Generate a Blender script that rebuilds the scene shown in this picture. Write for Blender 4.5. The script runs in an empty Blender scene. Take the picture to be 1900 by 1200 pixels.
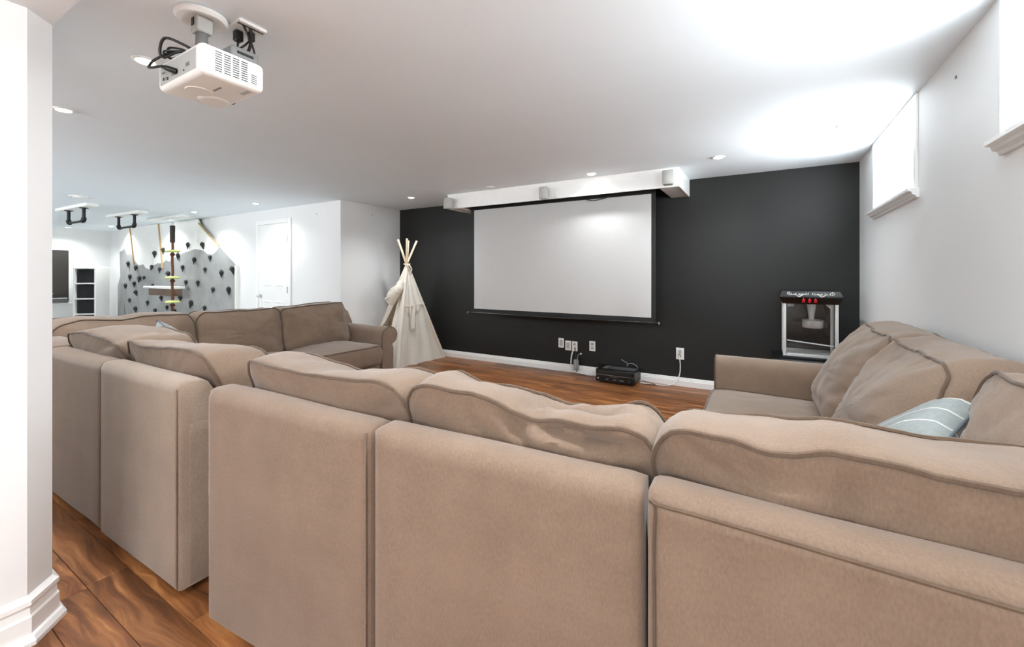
import bpy, bmesh, math, random
from mathutils import Vector, Matrix, noise as mnoise

R = math.radians
scn = bpy.context.scene
col = scn.collection
random.seed(7)

# ------------------------------------------------------------------ camera, world, exposure
cam_d = bpy.data.cameras.new('camera')
cam = bpy.data.objects.new('camera', cam_d)
col.objects.link(cam)
cam.location = (0, 0, 1.227)
cam.rotation_euler = (R(90), 0, R(30.8))
cam_d.sensor_fit = 'HORIZONTAL'
cam_d.sensor_width = 36.0
cam_d.lens = 787.0 / 1900.0 * 36.0
cam_d.shift_y = -(600 - 507.5) / 1900.0
cam_d.clip_start = 0.02
scn.camera = cam

world = bpy.data.worlds.new('world')
scn.world = world
world.use_nodes = True
bg = world.node_tree.nodes['Background']
bg.inputs[0].default_value = (0.86, 0.93, 1.0, 1)
bg.inputs[1].default_value = 3.0

scn.view_settings.view_transform = 'Standard'
scn.view_settings.look = 'None'
scn.view_settings.gamma = 1.0
scn.view_settings.use_curve_mapping = False
scn.view_settings.exposure = 1.32
try:
    scn.cycles.max_bounces = 12
    scn.cycles.diffuse_bounces = 8
    scn.cycles.use_denoising = True
    scn.cycles.sample_clamp_indirect = 6.0
    scn.cycles.caustics_reflective = False
    scn.cycles.caustics_refractive = False
except Exception:
    pass

# daylight coming in through the right wall's windows; the third is added, unseen
WZ0, WZ1 = 1.70, 2.20
WINDOWS = [(3.25, 4.28), (1.12, 2.17), (-1.9, -0.85)]
RX, LX, BY, DY, FX, CZ = 0.74, -5.035, 4.93, 3.82, -13.56, 2.244
SOF = 2.11
WIN_POWER = [16, 17, 9]
for (a, b), pw in zip(WINDOWS, WIN_POWER):
    ld = bpy.data.lights.new('window_daylight', 'AREA')
    ld.shape = 'RECTANGLE'
    ld.size = b - a
    ld.size_y = WZ1 - WZ0
    ld.energy = pw
    ld.color = (0.90, 0.96, 1.0)
    lo = bpy.data.objects.new('window_daylight', ld)
    lo.location = (RX + 0.13, (a + b) / 2, (WZ0 + WZ1) / 2)
    lo.rotation_euler = (R(90 + 20), 0, R(90))   # faces -X, tipped up like light off the window well
    col.objects.link(lo)

ADDED_REAR_WINDOWS = [(-1.15, -0.3), (-0.15, 0.6)]  # added windows out of view, to brighten sofa backs and ceiling
for (a, b) in ADDED_REAR_WINDOWS:
    ld = bpy.data.lights.new('rear_daylight', 'AREA')
    ld.shape = 'RECTANGLE'
    ld.size = b - a
    ld.size_y = WZ1 - WZ0
    ld.energy = 22
    ld.color = (0.90, 0.96, 1.0)
    lo = bpy.data.objects.new('rear_daylight', ld)
    lo.location = ((a + b) / 2, -3.24, (WZ0 + WZ1) / 2)
    lo.rotation_euler = (R(90 + 22), 0, 0)
    col.objects.link(lo)
ADDED_HALL_WINDOWS = [(-5.2, -4.0), (-7.4, -6.2), (-10.4, -9.2)]  # added windows out of view, to brighten the ceiling on the left
for (a, b) in ADDED_HALL_WINDOWS:
    ld = bpy.data.lights.new('hall_daylight', 'AREA')
    ld.shape = 'RECTANGLE'
    ld.size = b - a
    ld.size_y = WZ1 - WZ0
    ld.energy = 26
    ld.color = (0.97, 0.985, 1.0)
    lo = bpy.data.objects.new('hall_daylight', ld)
    lo.location = ((a + b) / 2, -1.16, (WZ0 + WZ1) / 2)
    lo.rotation_euler = (R(90 + 42), 0, 0)     # faces +Y
    col.objects.link(lo)

POT_W = 28.0
POTS = [  # x, y, z, power factor, label
    (-2.54, 0.843, CZ, 0.8, 'recessed ceiling light glowing just left of the hanging projector'),
    (-3.733, 0.835, CZ, 0.8, 'recessed ceiling light beside the white partition at far left'),
    (-1.40, 0.84, CZ, 0.4, 'recessed ceiling light above the near row of sofa backs'),  # this and the next are added out of view, carrying on the row
    (-0.20, 0.84, CZ, 1.2, 'recessed ceiling light above the near right corner of the sofas'),
    (-4.05, 4.17, CZ, 1.0, 'recessed ceiling light above the canvas teepee'),
    (-2.77, 4.15, CZ, 0.0, 'unlit recessed ceiling light in front of the white screen housing'),
    (-1.518, 4.12, CZ, 0.55, 'bright recessed ceiling light against the white screen housing'),
    (-0.348, 4.10, CZ, 1.0, 'recessed ceiling light between screen housing and window'),
    (0.50, 3.675, CZ, 0.0, 'unlit recessed ceiling light in the bright patch beside the window'),
    (-6.32, 3.37, CZ, 0.55, 'recessed ceiling light in front of the white panel door'),
    (-8.08, 3.32, CZ, 1.1, 'recessed ceiling light to the right of the rope board'),
    (-9.88, 3.385, CZ, 1.3, 'recessed ceiling light at the left end of the rope board'),
    (-12.0, 3.40, CZ, 1.3, 'recessed ceiling light under the middle pull up bar board'),
    (-13.1, 3.0, CZ, 1.0, 'farthest recessed ceiling light above the white cube shelf'),
    (-0.85, -1.1, CZ, 1.0, 'recessed ceiling light left behind the camera'),  # four lights added behind the camera to light the room
    (0.1, -1.1, CZ, 1.0, 'recessed ceiling light right behind the camera'),
    (-0.85, -2.2, CZ, 0.9, 'rear left recessed ceiling light by the rear wall'),
    (0.1, -2.2, CZ, 0.9, 'rear right recessed ceiling light by the rear wall'),
    (-6.3, 0.9, CZ, 0.9, 'recessed ceiling light in the play area behind the left sofa'),  # two lights added out of view to lift the left ceiling
    (-9.8, 0.9, CZ, 0.9, 'recessed ceiling light in the play area far beyond the partition'),
]
for (px, py, pz, f, lab) in POTS:
    if f <= 0:
        continue
    ld = bpy.data.lights.new('pot_lamp', 'SPOT')
    ld.energy = POT_W * f
    ld.spot_size = R(142)
    ld.spot_blend = 0.75
    ld.shadow_soft_size = 0.045
    ld.color = (0.925, 0.968, 1.0)
    lo = bpy.data.objects.new('pot_lamp', ld)
    lo.location = (px, py, pz - 0.02)
    col.objects.link(lo)


# ------------------------------------------------------------------ materials
def lin(c):
    return tuple(((v / 255.0) / 12.92 if v / 255.0 <= 0.04045 else ((v / 255.0 + 0.055) / 1.055) ** 2.4) for v in c)


def new_mat(name):
    m = bpy.data.materials.new(name)
    m.use_nodes = True
    nt = m.node_tree
    return m, nt, nt.nodes['Principled BSDF']


def plain(name, rgb, rough=0.5, metal=0.0, var=0.04, scale=12.0, bump=0.0, bscale=80.0, spec=0.5):
    m, nt, b = new_mat(name)
    c = lin(rgb)
    tc = nt.nodes.new('ShaderNodeTexCoord')
    n = nt.nodes.new('ShaderNodeTexNoise')
    n.inputs['Scale'].default_value = scale
    n.inputs['Detail'].default_value = 4
    nt.links.new(tc.outputs['Object'], n.inputs['Vector'])
    r = nt.nodes.new('ShaderNodeValToRGB')
    r.color_ramp.elements[0].position = 0.3
    r.color_ramp.elements[1].position = 0.7
    r.color_ramp.elements[0].color = (*[v * (1 - var) for v in c], 1)
    r.color_ramp.elements[1].color = (*[min(1, v * (1 + var)) for v in c], 1)
    nt.links.new(n.outputs['Fac'], r.inputs['Fac'])
    nt.links.new(r.outputs['Color'], b.inputs['Base Color'])
    b.inputs['Roughness'].default_value = rough
    b.inputs['Metallic'].default_value = metal
    b.inputs['Specular IOR Level'].default_value = spec
    if bump > 0:
        n2 = nt.nodes.new('ShaderNodeTexNoise')
        n2.inputs['Scale'].default_value = bscale
        n2.inputs['Detail'].default_value = 3
        nt.links.new(tc.outputs['Object'], n2.inputs['Vector'])
        bp = nt.nodes.new('ShaderNodeBump')
        bp.inputs['Strength'].default_value = bump
        bp.inputs['Distance'].default_value = 0.004
        nt.links.new(n2.outputs['Fac'], bp.inputs['Height'])
        nt.links.new(bp.outputs['Normal'], b.inputs['Normal'])
    return m


def fabric(name, c1, c2, mott=5.0, fibre=230.0, sheen=0.25):
    m, nt, b = new_mat(name)
    N, Lk = nt.nodes, nt.links
    tc = N.new('ShaderNodeTexCoord')
    mp = N.new('ShaderNodeMapping')
    mp.inputs['Scale'].default_value = (1.0, 1.0, 0.45)
    Lk.new(tc.outputs['Object'], mp.inputs['Vector'])
    n1 = N.new('ShaderNodeTexNoise')
    n1.inputs['Scale'].default_value = mott
    n1.inputs['Detail'].default_value = 6
    n1.inputs['Roughness'].default_value = 0.65
    Lk.new(tc.outputs['Object'], n1.inputs['Vector'])
    n2 = N.new('ShaderNodeTexNoise')
    n2.inputs['Scale'].default_value = fibre
    n2.inputs['Detail'].default_value = 3
    Lk.new(mp.outputs['Vector'], n2.inputs['Vector'])
    mx = N.new('ShaderNodeMath')
    mx.operation = 'MULTIPLY_ADD'
    mx.inputs[1].default_value = 0.45
    Lk.new(n2.outputs['Fac'], mx.inputs[0])
    ms = N.new('ShaderNodeMath')
    ms.operation = 'MULTIPLY'
    ms.inputs[1].default_value = 0.55
    Lk.new(n1.outputs['Fac'], ms.inputs[0])
    Lk.new(ms.outputs[0], mx.inputs[2])
    r = N.new('ShaderNodeValToRGB')
    r.color_ramp.elements[0].position = 0.32
    r.color_ramp.elements[1].position = 0.68
    r.color_ramp.elements[0].color = (*lin(c1), 1)
    r.color_ramp.elements[1].color = (*lin(c2), 1)
    Lk.new(mx.outputs[0], r.inputs['Fac'])
    Lk.new(r.outputs['Color'], b.inputs['Base Color'])
    b.inputs['Roughness'].default_value = 0.92
    b.inputs['Specular IOR Level'].default_value = 0.15
    b.inputs['Sheen Weight'].default_value = sheen
    b.inputs['Sheen Roughness'].default_value = 0.5
    bp = N.new('ShaderNodeBump')
    bp.inputs['Strength'].default_value = 0.25
    bp.inputs['Distance'].default_value = 0.003
    Lk.new(n2.outputs['Fac'], bp.inputs['Height'])
    Lk.new(bp.outputs['Normal'], b.inputs['Normal'])
    return m


def wood_floor(name, procedural_planks=False):
    m, nt, b = new_mat(name)
    N, Lk = nt.nodes, nt.links
    tc = N.new('ShaderNodeTexCoord')
    oi = N.new('ShaderNodeObjectInfo')
    cmb = N.new('ShaderNodeCombineXYZ')
    mu = N.new('ShaderNodeMath')
    mu.operation = 'MULTIPLY'
    mu.inputs[1].default_value = 37.0
    Lk.new(oi.outputs['Random'], mu.inputs[0])
    Lk.new(mu.outputs[0], cmb.inputs[0])
    Lk.new(mu.outputs[0], cmb.inputs[1])
    ad = N.new('ShaderNodeVectorMath')
    Lk.new(tc.outputs['Object'], ad.inputs[0])
    Lk.new(cmb.outputs[0], ad.inputs[1])
    warp = N.new('ShaderNodeTexNoise')
    warp.inputs['Scale'].default_value = 3.2
    warp.inputs['Detail'].default_value = 2
    Lk.new(ad.outputs[0], warp.inputs['Vector'])
    wv = N.new('ShaderNodeVectorMath')
    wv.operation = 'SCALE'
    wv.inputs['Scale'].default_value = 0.16
    Lk.new(warp.outputs['Color'], wv.inputs[0])
    ad2 = N.new('ShaderNodeVectorMath')
    Lk.new(ad.outputs[0], ad2.inputs[0])
    Lk.new(wv.outputs[0], ad2.inputs[1])
    mp = N.new('ShaderNodeMapping')
    mp.inputs['Scale'].default_value = (1.6, 16.0, 1.0)
    Lk.new(ad2.outputs[0], mp.inputs['Vector'])
    g = N.new('ShaderNodeTexNoise')
    g.inputs['Scale'].default_value = 1.6
    g.inputs['Detail'].default_value = 7
    g.inputs['Roughness'].default_value = 0.62
    Lk.new(mp.outputs[0], g.inputs['Vector'])
    r = N.new('ShaderNodeValToRGB')
    el = r.color_ramp.elements
    el[0].position, el[0].color = 0.28, (*lin((74, 44, 26)), 1)
    el[1].position, el[1].color = 0.72, (*lin((190, 134, 82)), 1)
    e = el.new(0.46)
    e.color = (*lin((120, 74, 42)), 1)
    e = el.new(0.58)
    e.color = (*lin((152, 99, 58)), 1)
    Lk.new(g.outputs['Fac'], r.inputs['Fac'])
    hv = N.new('ShaderNodeHueSaturation')
    ma = N.new('ShaderNodeMath')
    ma.operation = 'MULTIPLY_ADD'
    ma.inputs[1].default_value = 0.75
    ma.inputs[2].default_value = 0.74
    Lk.new(oi.outputs['Random'], ma.inputs[0])
    Lk.new(ma.outputs[0], hv.inputs['Value'])
    Lk.new(r.outputs['Color'], hv.inputs['Color'])
    Lk.new(hv.outputs['Color'], b.inputs['Base Color'])
    b.inputs['Roughness'].default_value = 0.36
    b.inputs['Specular IOR Level'].default_value = 0.4
    bp = N.new('ShaderNodeBump')
    bp.inputs['Strength'].default_value = 0.15
    bp.inputs['Distance'].default_value = 0.002
    Lk.new(g.outputs['Fac'], bp.inputs['Height'])
    Lk.new(bp.outputs['Normal'], b.inputs['Normal'])
    return m


def glass_mat(name, tint=(1, 1, 1), gloss=0.08):
    m = bpy.data.materials.new(name)
    m.use_nodes = True
    nt = m.node_tree
    for n in list(nt.nodes):
        if n.type != 'OUTPUT_MATERIAL':
            nt.nodes.remove(n)
    out = nt.nodes['Material Output']
    t = nt.nodes.new('ShaderNodeBsdfTransparent')
    t.inputs[0].default_value = (*tint, 1)
    g = nt.nodes.new('ShaderNodeBsdfGlossy')
    g.inputs['Roughness'].default_value = 0.05
    mx = nt.nodes.new('ShaderNodeMixShader')
    mx.inputs[0].default_value = gloss
    nt.links.new(t.outputs[0], mx.inputs[1])
    nt.links.new(g.outputs[0], mx.inputs[2])
    nt.links.new(mx.outputs[0], out.inputs[0])
    return m


def emit_mat(name, rgb, strength):
    m, nt, b = new_mat(name)
    b.inputs['Base Color'].default_value = (*rgb, 1)
    b.inputs['Emission Color'].default_value = (*rgb, 1)
    b.inputs['Emission Strength'].default_value = strength
    return m


def stripes(name):
    m, nt, b = new_mat(name)
    N, Lk = nt.nodes, nt.links
    tc = N.new('ShaderNodeTexCoord')
    sx = N.new('ShaderNodeSeparateXYZ')
    Lk.new(tc.outputs['Object'], sx.inputs[0])
    mu = N.new('ShaderNodeMath')
    mu.operation = 'MULTIPLY'
    mu.inputs[1].default_value = 10.5
    Lk.new(sx.outputs['X'], mu.inputs[0])
    fr = N.new('ShaderNodeMath')
    fr.operation = 'FRACT'
    Lk.new(mu.outputs[0], fr.inputs[0])
    r = N.new('ShaderNodeValToRGB')
    r.color_ramp.interpolation = 'CONSTANT'
    el = r.color_ramp.elements
    el[0].position, el[0].color = 0.0, (*lin((156, 162, 160)), 1)
    el[1].position, el[1].color = 0.10, (*lin((156, 162, 160)), 1)
    e = el.new(0.86)
    e.color = (*lin((228, 228, 222)), 1)
    e = el.new(0.93)
    e.color = (*lin((156, 162, 160)), 1)
    Lk.new(fr.outputs[0], r.inputs['Fac'])
    n = N.new('ShaderNodeTexNoise')
    n.inputs['Scale'].default_value = 90
    Lk.new(tc.outputs['Object'], n.inputs['Vector'])
    mx = N.new('ShaderNodeMix')
    mx.data_type = 'RGBA'
    mx.blend_type = 'MULTIPLY'
    mx.inputs['Factor'].default_value = 0.3
    Lk.new(r.outputs['Color'], mx.inputs['A'])
    Lk.new(n.outputs['Fac'], mx.inputs['B'])
    Lk.new(mx.outputs['Result'], b.inputs['Base Color'])
    b.inputs['Roughness'].default_value = 0.9
    return m


M = {}
M['wall'] = plain('white_wall_paint', (229, 229, 228), 0.55, var=0.012, scale=2, bump=0.05, bscale=160, spec=0.3)
M['ceil'] = plain('ceiling_paint', (236, 243, 248), 0.8, var=0.01, scale=2, bump=0.05, bscale=140, spec=0.2)
M['dark'] = plain('charcoal_wall_paint', (38, 38, 37), 0.5, var=0.04, scale=1.2, bump=0.05, bscale=180, spec=0.22)
M['trim'] = plain('white_trim_gloss', (240, 240, 238), 0.3, var=0.01)
M['plastic'] = plain('white_plastic', (235, 234, 230), 0.35, var=0.01)
M['offw'] = plain('light_grey_plastic', (178, 178, 174), 0.4, var=0.02)
M['grey'] = plain('grey_plastic', (120, 121, 120), 0.45, var=0.03)
M['black'] = plain('black_plastic', (20, 20, 21), 0.4, var=0.1)
M['bmetal'] = plain('black_iron_pipe', (26, 25, 24), 0.42, metal=0.3, var=0.1)
M['steel'] = plain('brushed_steel', (214, 214, 212), 0.32, metal=0.55, var=0.04, scale=40)
M['alu'] = plain('pale_aluminium', (205, 206, 204), 0.4, metal=0.35, var=0.03)
M['bdark'] = plain('black_lacquer', (18, 18, 19), 0.25, var=0.08)
M['gap'] = plain('dark_subfloor', (52, 34, 22), 0.9)
M['sofa'] = fabric('taupe_chenille', (116, 97, 82), (136, 116, 99))
M['sofa2'] = fabric('worn_taupe_chenille', (130, 113, 99), (155, 138, 122), mott=3.2)
M['piping'] = fabric('taupe_piping', (86, 69, 56), (102, 84, 68), 20, 200)  # seam shadow put into the colour, darker than the sofa cloth
M['canvas'] = fabric('natural_canvas', (232, 226, 214), (246, 241, 231), 6, 220, 0.1)
nt_ = M['canvas'].node_tree
tr_ = nt_.nodes.new('ShaderNodeBsdfTranslucent')
tr_.inputs[0].default_value = (*lin((226, 212, 188)), 1)
mx_ = nt_.nodes.new('ShaderNodeMixShader')
mx_.inputs[0].default_value = 0.3
nt_.links.new(nt_.nodes['Principled BSDF'].outputs[0], mx_.inputs[1])
nt_.links.new(tr_.outputs[0], mx_.inputs[2])
nt_.links.new(mx_.outputs[0], nt_.nodes['Material Output'].inputs[0])
M['pole'] = plain('pale_pine', (226, 205, 176), 0.6, var=0.08, scale=30)
M['screen'] = plain('projection_screen_cloth', (186, 185, 183), 0.75, var=0.01, spec=0.2)
M['sblack'] = plain('black_screen_border', (17, 17, 17), 0.7)
M['wood'] = wood_floor('acacia_plank')
M['rock'] = plain('charcoal_resin_hold', (44, 44, 44), 0.8, var=0.3, scale=60, bump=0.5, bscale=60)
M['cgrey'] = plain('grey_mountain_paint', (150, 151, 149), 0.6, var=0.09, scale=5)
M['cwhite'] = plain('white_board_paint', (236, 236, 232), 0.55, var=0.02)
M['ply'] = plain('raw_plywood_edge', (176, 146, 98), 0.7, var=0.1, scale=30)
M['rope'] = plain('brown_rope', (96, 58, 40), 0.9, var=0.3, scale=120)
M['lime'] = plain('lime_plastic', (196, 202, 120), 0.45, var=0.04)
M['glass'] = glass_mat('clear_glass')
M['bulb'] = emit_mat('lit_lamp', (1, 0.97, 0.92), 9.0)
M['red'] = plain('red_switch', (190, 28, 40), 0.35, var=0.03)
M['cube'] = plain('black_fabric_bin', (28, 28, 30), 0.85, var=0.2, scale=30)
M['board'] = plain('dark_board', (54, 50, 45), 0.45, var=0.08, scale=4)
M['chalk'] = plain('chalk_white', (214, 214, 208), 0.9)
M['cgry2'] = plain('grey_cable', (140, 138, 140), 0.5)
M['stripe'] = stripes('blue_grey_striped_linen')
M['seam'] = plain('slate_seam_thread', (96, 106, 112), 0.8)
M['foot'] = plain('dark_wood_foot', (40, 28, 20), 0.5)
M['ground'] = plain('pale_gravel', (214, 210, 202), 0.9, var=0.1, scale=30)
M['mat'] = plain('pale_grey_foam_mat', (190, 190, 188), 0.85, var=0.05, scale=20)
M['brown'] = plain('brown_plank', (112, 92, 78), 0.7, var=0.12, scale=10)


# ------------------------------------------------------------------ mesh building
class MB:
    def __init__(s):
        s.v, s.f, s.m, s.mi = [], [], [], 0

    def add(s, vs, fs):
        o = len(s.v)
        s.v += [tuple(v) for v in vs]
        s.f += [tuple(i + o for i in f) for f in fs]
        s.m += [s.mi] * len(fs)
        return s

    def box(s, x0, x1, y0, y1, z0, z1):
        return s.add([(x0, y0, z0), (x1, y0, z0), (x1, y1, z0), (x0, y1, z0), (x0, y0, z1), (x1, y0, z1), (x1, y1, z1), (x0, y1, z1)],
                     [(0, 3, 2, 1), (4, 5, 6, 7), (0, 1, 5, 4), (1, 2, 6, 5), (2, 3, 7, 6), (3, 0, 4, 7)])

    def rbox(s, x0, x1, y0, y1, z0, z1, r=0.01, seg=2, shear=None):
        bm = bmesh.new()
        bmesh.ops.create_cube(bm, size=1)
        for v in bm.verts:
            v.co = Vector(((x0 + x1) / 2 + v.co.x * (x1 - x0), (y0 + y1) / 2 + v.co.y * (y1 - y0), (z0 + z1) / 2 + v.co.z * (z1 - z0)))
            if shear:
                v.co = Vector(shear(*v.co))
        bmesh.ops.bevel(bm, geom=bm.edges[:], offset=r, segments=seg, affect='EDGES', profile=0.5)
        s.from_bm(bm)
        return s

    def from_bm(s, bm):
        bm.verts.index_update()
        s.add([v.co[:] for v in bm.verts], [[v.index for v in f.verts] for f in bm.faces])
        bm.free()

    def prism(s, pts, axis, a, b):
        """extrude a 2D outline; axis 'x': pts are (y,z); 'y': (x,z); 'z': (x,y)"""
        def P(p, t):
            return {'x': (t, p[0], p[1]), 'y': (p[0], t, p[1]), 'z': (p[0], p[1], t)}[axis]
        n = len(pts)
        vs = [P(p, a) for p in pts] + [P(p, b) for p in pts]
        fs = [(i, (i + 1) % n, n + (i + 1) % n, n + i) for i in range(n)]
        fs += [tuple(range(n - 1, -1, -1)), tuple(range(n, 2 * n))]
        return s.add(vs, fs)

    def tube(s, path, r, n=8, closed=False, caps=True):
        P = [Vector(p) for p in path]
        k = len(P)
        rr = r if isinstance(r, (list, tuple)) else [r] * k
        vs, fs = [], []
        ref = None
        for i in range(k):
            if closed:
                t = P[(i + 1) % k] - P[i - 1]
            else:
                t = P[min(i + 1, k - 1)] - P[max(i - 1, 0)]
            if t.length < 1e-9:
                t = Vector((0, 0, 1))
            t.normalize()
            if ref is None:
                ref = Vector((0, 0, 1)) if abs(t.z) < 0.9 else Vector((1, 0, 0))
            ref = ref - t * ref.dot(t)
            if ref.length < 1e-6:
                ref = t.orthogonal()
            ref.normalize()
            bb = t.cross(ref)
            for j in range(n):
                a = 2 * math.pi * j / n
                vs.append(P[i] + (ref * math.cos(a) + bb * math.sin(a)) * rr[i])
        m = k if closed else k - 1
        for i in range(m):
            i2 = (i + 1) % k
            for j in range(n):
                j2 = (j + 1) % n
                fs.append((i * n + j, i * n + j2, i2 * n + j2, i2 * n + j))
        if caps and not closed:
            fs.append(tuple(range(n - 1, -1, -1)))
            fs.append(tuple((k - 1) * n + j for j in range(n)))
        return s.add(vs, fs)

    def lathe(s, prof, c=(0, 0, 0), n=24, axis='z', arc=None):
        """prof: list of (radius, height)"""
        vs, fs = [], []
        k = len(prof)
        for (r, h) in prof:
            for j in range(n):
                a = 2 * math.pi * j / n
                x, y = r * math.cos(a), r * math.sin(a)
                p = {'z': (x, y, h), 'y': (x, h, y), 'x': (h, x, y)}[axis]
                vs.append((c[0] + p[0], c[1] + p[1], c[2] + p[2]))
        for i in range(k - 1):
            for j in range(n):
                j2 = (j + 1) % n
                fs.append((i * n + j, i * n + j2, (i + 1) * n + j2, (i + 1) * n + j))
        fs.append(tuple(range(n - 1, -1, -1)))
        fs.append(tuple((k - 1) * n + j for j in range(n)))
        return s.add(vs, fs)

    def build(s, name, mat, parent=None, smooth=False, loc=None, angle=None):
        me = bpy.data.meshes.new(name)
        me.from_pydata(s.v, [], s.f)
        for m in (mat if isinstance(mat, (list, tuple)) else [mat]):
            me.materials.append(m)
        if any(s.m):
            me.polygons.foreach_set('material_index', s.m)
        bm = bmesh.new()
        bm.from_mesh(me)
        bmesh.ops.recalc_face_normals(bm, faces=bm.faces[:])
        if smooth:
            lim = R(angle or 50)
            for f in bm.faces:
                f.smooth = True
            for e in bm.edges:
                if len(e.link_faces) == 2 and e.calc_face_angle(0) > lim:
                    e.smooth = False
        bm.to_mesh(me)
        bm.free()
        o = bpy.data.objects.new(name, me)
        col.objects.link(o)
        if parent:
            o.parent = parent
        if loc:
            o.location = loc
        return o


def tag(o, label=None, cat=None, group=None, kind=None):
    if label:
        o['label'] = label
    if cat:
        o['category'] = cat
    if group:
        o['group'] = group
    if kind:
        o['kind'] = kind
    return o


def thing(name, label, cat, loc=(0, 0, 0), rz=0.0, group=None):
    o = bpy.data.objects.new(name, None)
    o.empty_display_size = 0.1
    col.objects.link(o)
    o.location = loc
    o.rotation_euler = (0, 0, rz)
    return tag(o, label, cat, group)


def struct(o):
    return tag(o, kind='structure')


def smooth_path(pts, n=10):
    """Catmull-Rom through 3D points"""
    P = [Vector(p) for p in pts]
    P = [P[0] * 2 - P[1]] + P + [P[-1] * 2 - P[-2]]
    out = []
    for i in range(1, len(P) - 2):
        for k in range(n):
            t = k / n
            a, b, c, d = P[i - 1], P[i], P[i + 1], P[i + 2]
            out.append(0.5 * ((2 * b) + (c - a) * t + (2 * a - 5 * b + 4 * c - d) * t * t + (3 * b - a - 3 * c + d) * t ** 3))
    out.append(P[-2])
    return out


def lerp(a, b, t):
    return a + (b - a) * t


def prof(tab):
    """piecewise profile with smooth interpolation over (t, value) pairs"""
    def f(t):
        if t <= tab[0][0]:
            return tab[0][1]
        for (t0, v0), (t1, v1) in zip(tab, tab[1:]):
            if t <= t1:
                k = (t - t0) / max(1e-9, t1 - t0)
                k = k * k * (3 - 2 * k) * 0.6 + k * 0.4
                return v0 + (v1 - v0) * k
        return tab[-1][1]
    return f


# ------------------------------------------------------------------ structure: floor with planks
fl = MB()
fl.mi = 0
fl.box(LX - 0.1, RX + 0.1, -0.33, BY + 0.1, -0.12, -0.009)
fl.mi = 2
fl.box(FX - 0.1, LX - 0.1, -1.0, DY + 0.1, -0.12, 0)  # pale floor out of view, added to bounce light onto the ceiling
fl.mi = 1
fl.box(FX - 0.1, RX + 0.1, -3.1, -0.33, -0.12, 0)
floor = struct(fl.build('floor', [M['gap'], M['wood'], M['mat']]))
pm = MB()
c = 0.0012
PW = 0.128
pm.add([(0, 0, -0.009), (1, 0, -0.009), (1, PW, -0.009), (0, PW, -0.009),
        (0, 0.0006, -0.002), (1, 0.0006, -0.002), (1, PW - 0.0006, -0.002), (0, PW - 0.0006, -0.002),
        (c, c, 0), (1 - c, c, 0), (1 - c, PW - c, 0), (c, PW - c, 0)],
       [(0, 3, 2, 1), (8, 9, 10, 11)] + [(i, (i + 1) % 4, 4 + (i + 1) % 4, 4 + i) for i in range(4)] +
       [(4 + i, 4 + (i + 1) % 4, 8 + (i + 1) % 4, 8 + i) for i in range(4)])
plank0 = pm.build('plank', M['wood'], floor)
first = True
yy = -0.325
rows = 0
while yy < BY - 0.02:
    x = LX - 0.05
    k = 0
    while x < RX - 0.02:
        Lp = random.choice((0.85, 1.2, 1.5, 1.25)) if k else random.uniform(0.4, 1.3)
        if x + Lp > RX - 0.3:
            Lp = RX + 0.02 - x
        o = plank0 if first else plank0.copy()
        if not first:
            col.objects.link(o)
        first = False
        o.location = (x, yy, random.uniform(-0.0006, 0.0004))
        o.scale = (Lp - 0.001, 1, 1)
        x += Lp
        k += 1
    yy += PW + 0.0004
    rows += 1

# ceiling and lowered ceiling behind / above the camera
struct(MB().box(FX - 0.1, RX + 0.35, -3.1, BY + 0.2, CZ, CZ + 0.12).build('ceiling', M['ceil']))
struct(MB().box(-2.9, -1.2, -3.0, 0.46, SOF, CZ - 0.001).build('ceiling_soffit', M['ceil']))
# walls
struct(MB().box(LX - 0.1, RX + 0.35, BY, BY + 0.12, -0.1, CZ).build('wall_back', M['dark']))
w = MB()
ys = [-3.1]
for (a, b) in sorted(WINDOWS):
    ys += [a, b]
ys.append(BY)
for i in range(0, len(ys), 2):
    w.box(RX, RX + 0.3, ys[i], ys[i + 1], -0.1, CZ)
for (a, b) in WINDOWS:
    w.box(RX, RX + 0.3, a, b, -0.1, WZ0)
    w.box(RX, RX + 0.3, a, b, WZ1, CZ)
struct(w.build('wall_right', M['wall']))
struct(MB().box(LX - 0.1, LX, DY, BY, -0.1, CZ).build('wall_left', M['wall']))
struct(MB().box(FX - 0.1, LX - 0.1, DY, DY + 0.12, -0.1, CZ).build('wall_alcove', M['wall']))
struct(MB().box(FX - 0.12, FX, -1.0, DY, -0.1, CZ).build('wall_far', M['wall']))


def fill_window_wall(name, x0, x1, ya, yb, wins, n0):
    """wall across X with high windows in it"""
    w = MB()
    xs_ = [x0]
    for (a, b) in sorted(wins):
        xs_ += [a, b]
        w.box(a, b, ya, yb, -0.1, WZ0)
        w.box(a, b, ya, yb, WZ1, CZ)
    xs_.append(x1)
    for i in range(0, len(xs_), 2):
        w.box(xs_[i], xs_[i + 1], ya, yb, -0.1, CZ)
    struct(w.build(name, M['wall']))
    ym = (ya + yb) / 2
    for i, (a, b) in enumerate(wins):
        fr = MB()
        m_ = (a + b) / 2
        for (xa, xb, za, zb2) in ((a, a + 0.04, WZ0, WZ1), (b - 0.04, b, WZ0, WZ1), (a + 0.04, b - 0.04, WZ0, WZ0 + 0.04), (a + 0.04, b - 0.04, WZ1 - 0.04, WZ1), (m_ - 0.02, m_ + 0.02, WZ0 + 0.04, WZ1 - 0.04)):
            fr.box(xa, xb, ym - 0.025, ym + 0.025, za, zb2)
        wf_ = struct(fr.build('window_%d' % (i + n0), M['trim']))  # added window, unseen, there for the fill light behind it
        for (xa, xb) in ((a + 0.04, m_ - 0.02), (m_ + 0.02, b - 0.04)):
            MB().box(xa, xb, ym - 0.002, ym + 0.002, WZ0 + 0.04, WZ1 - 0.04).build('pane', M['glass'], wf_)


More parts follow.
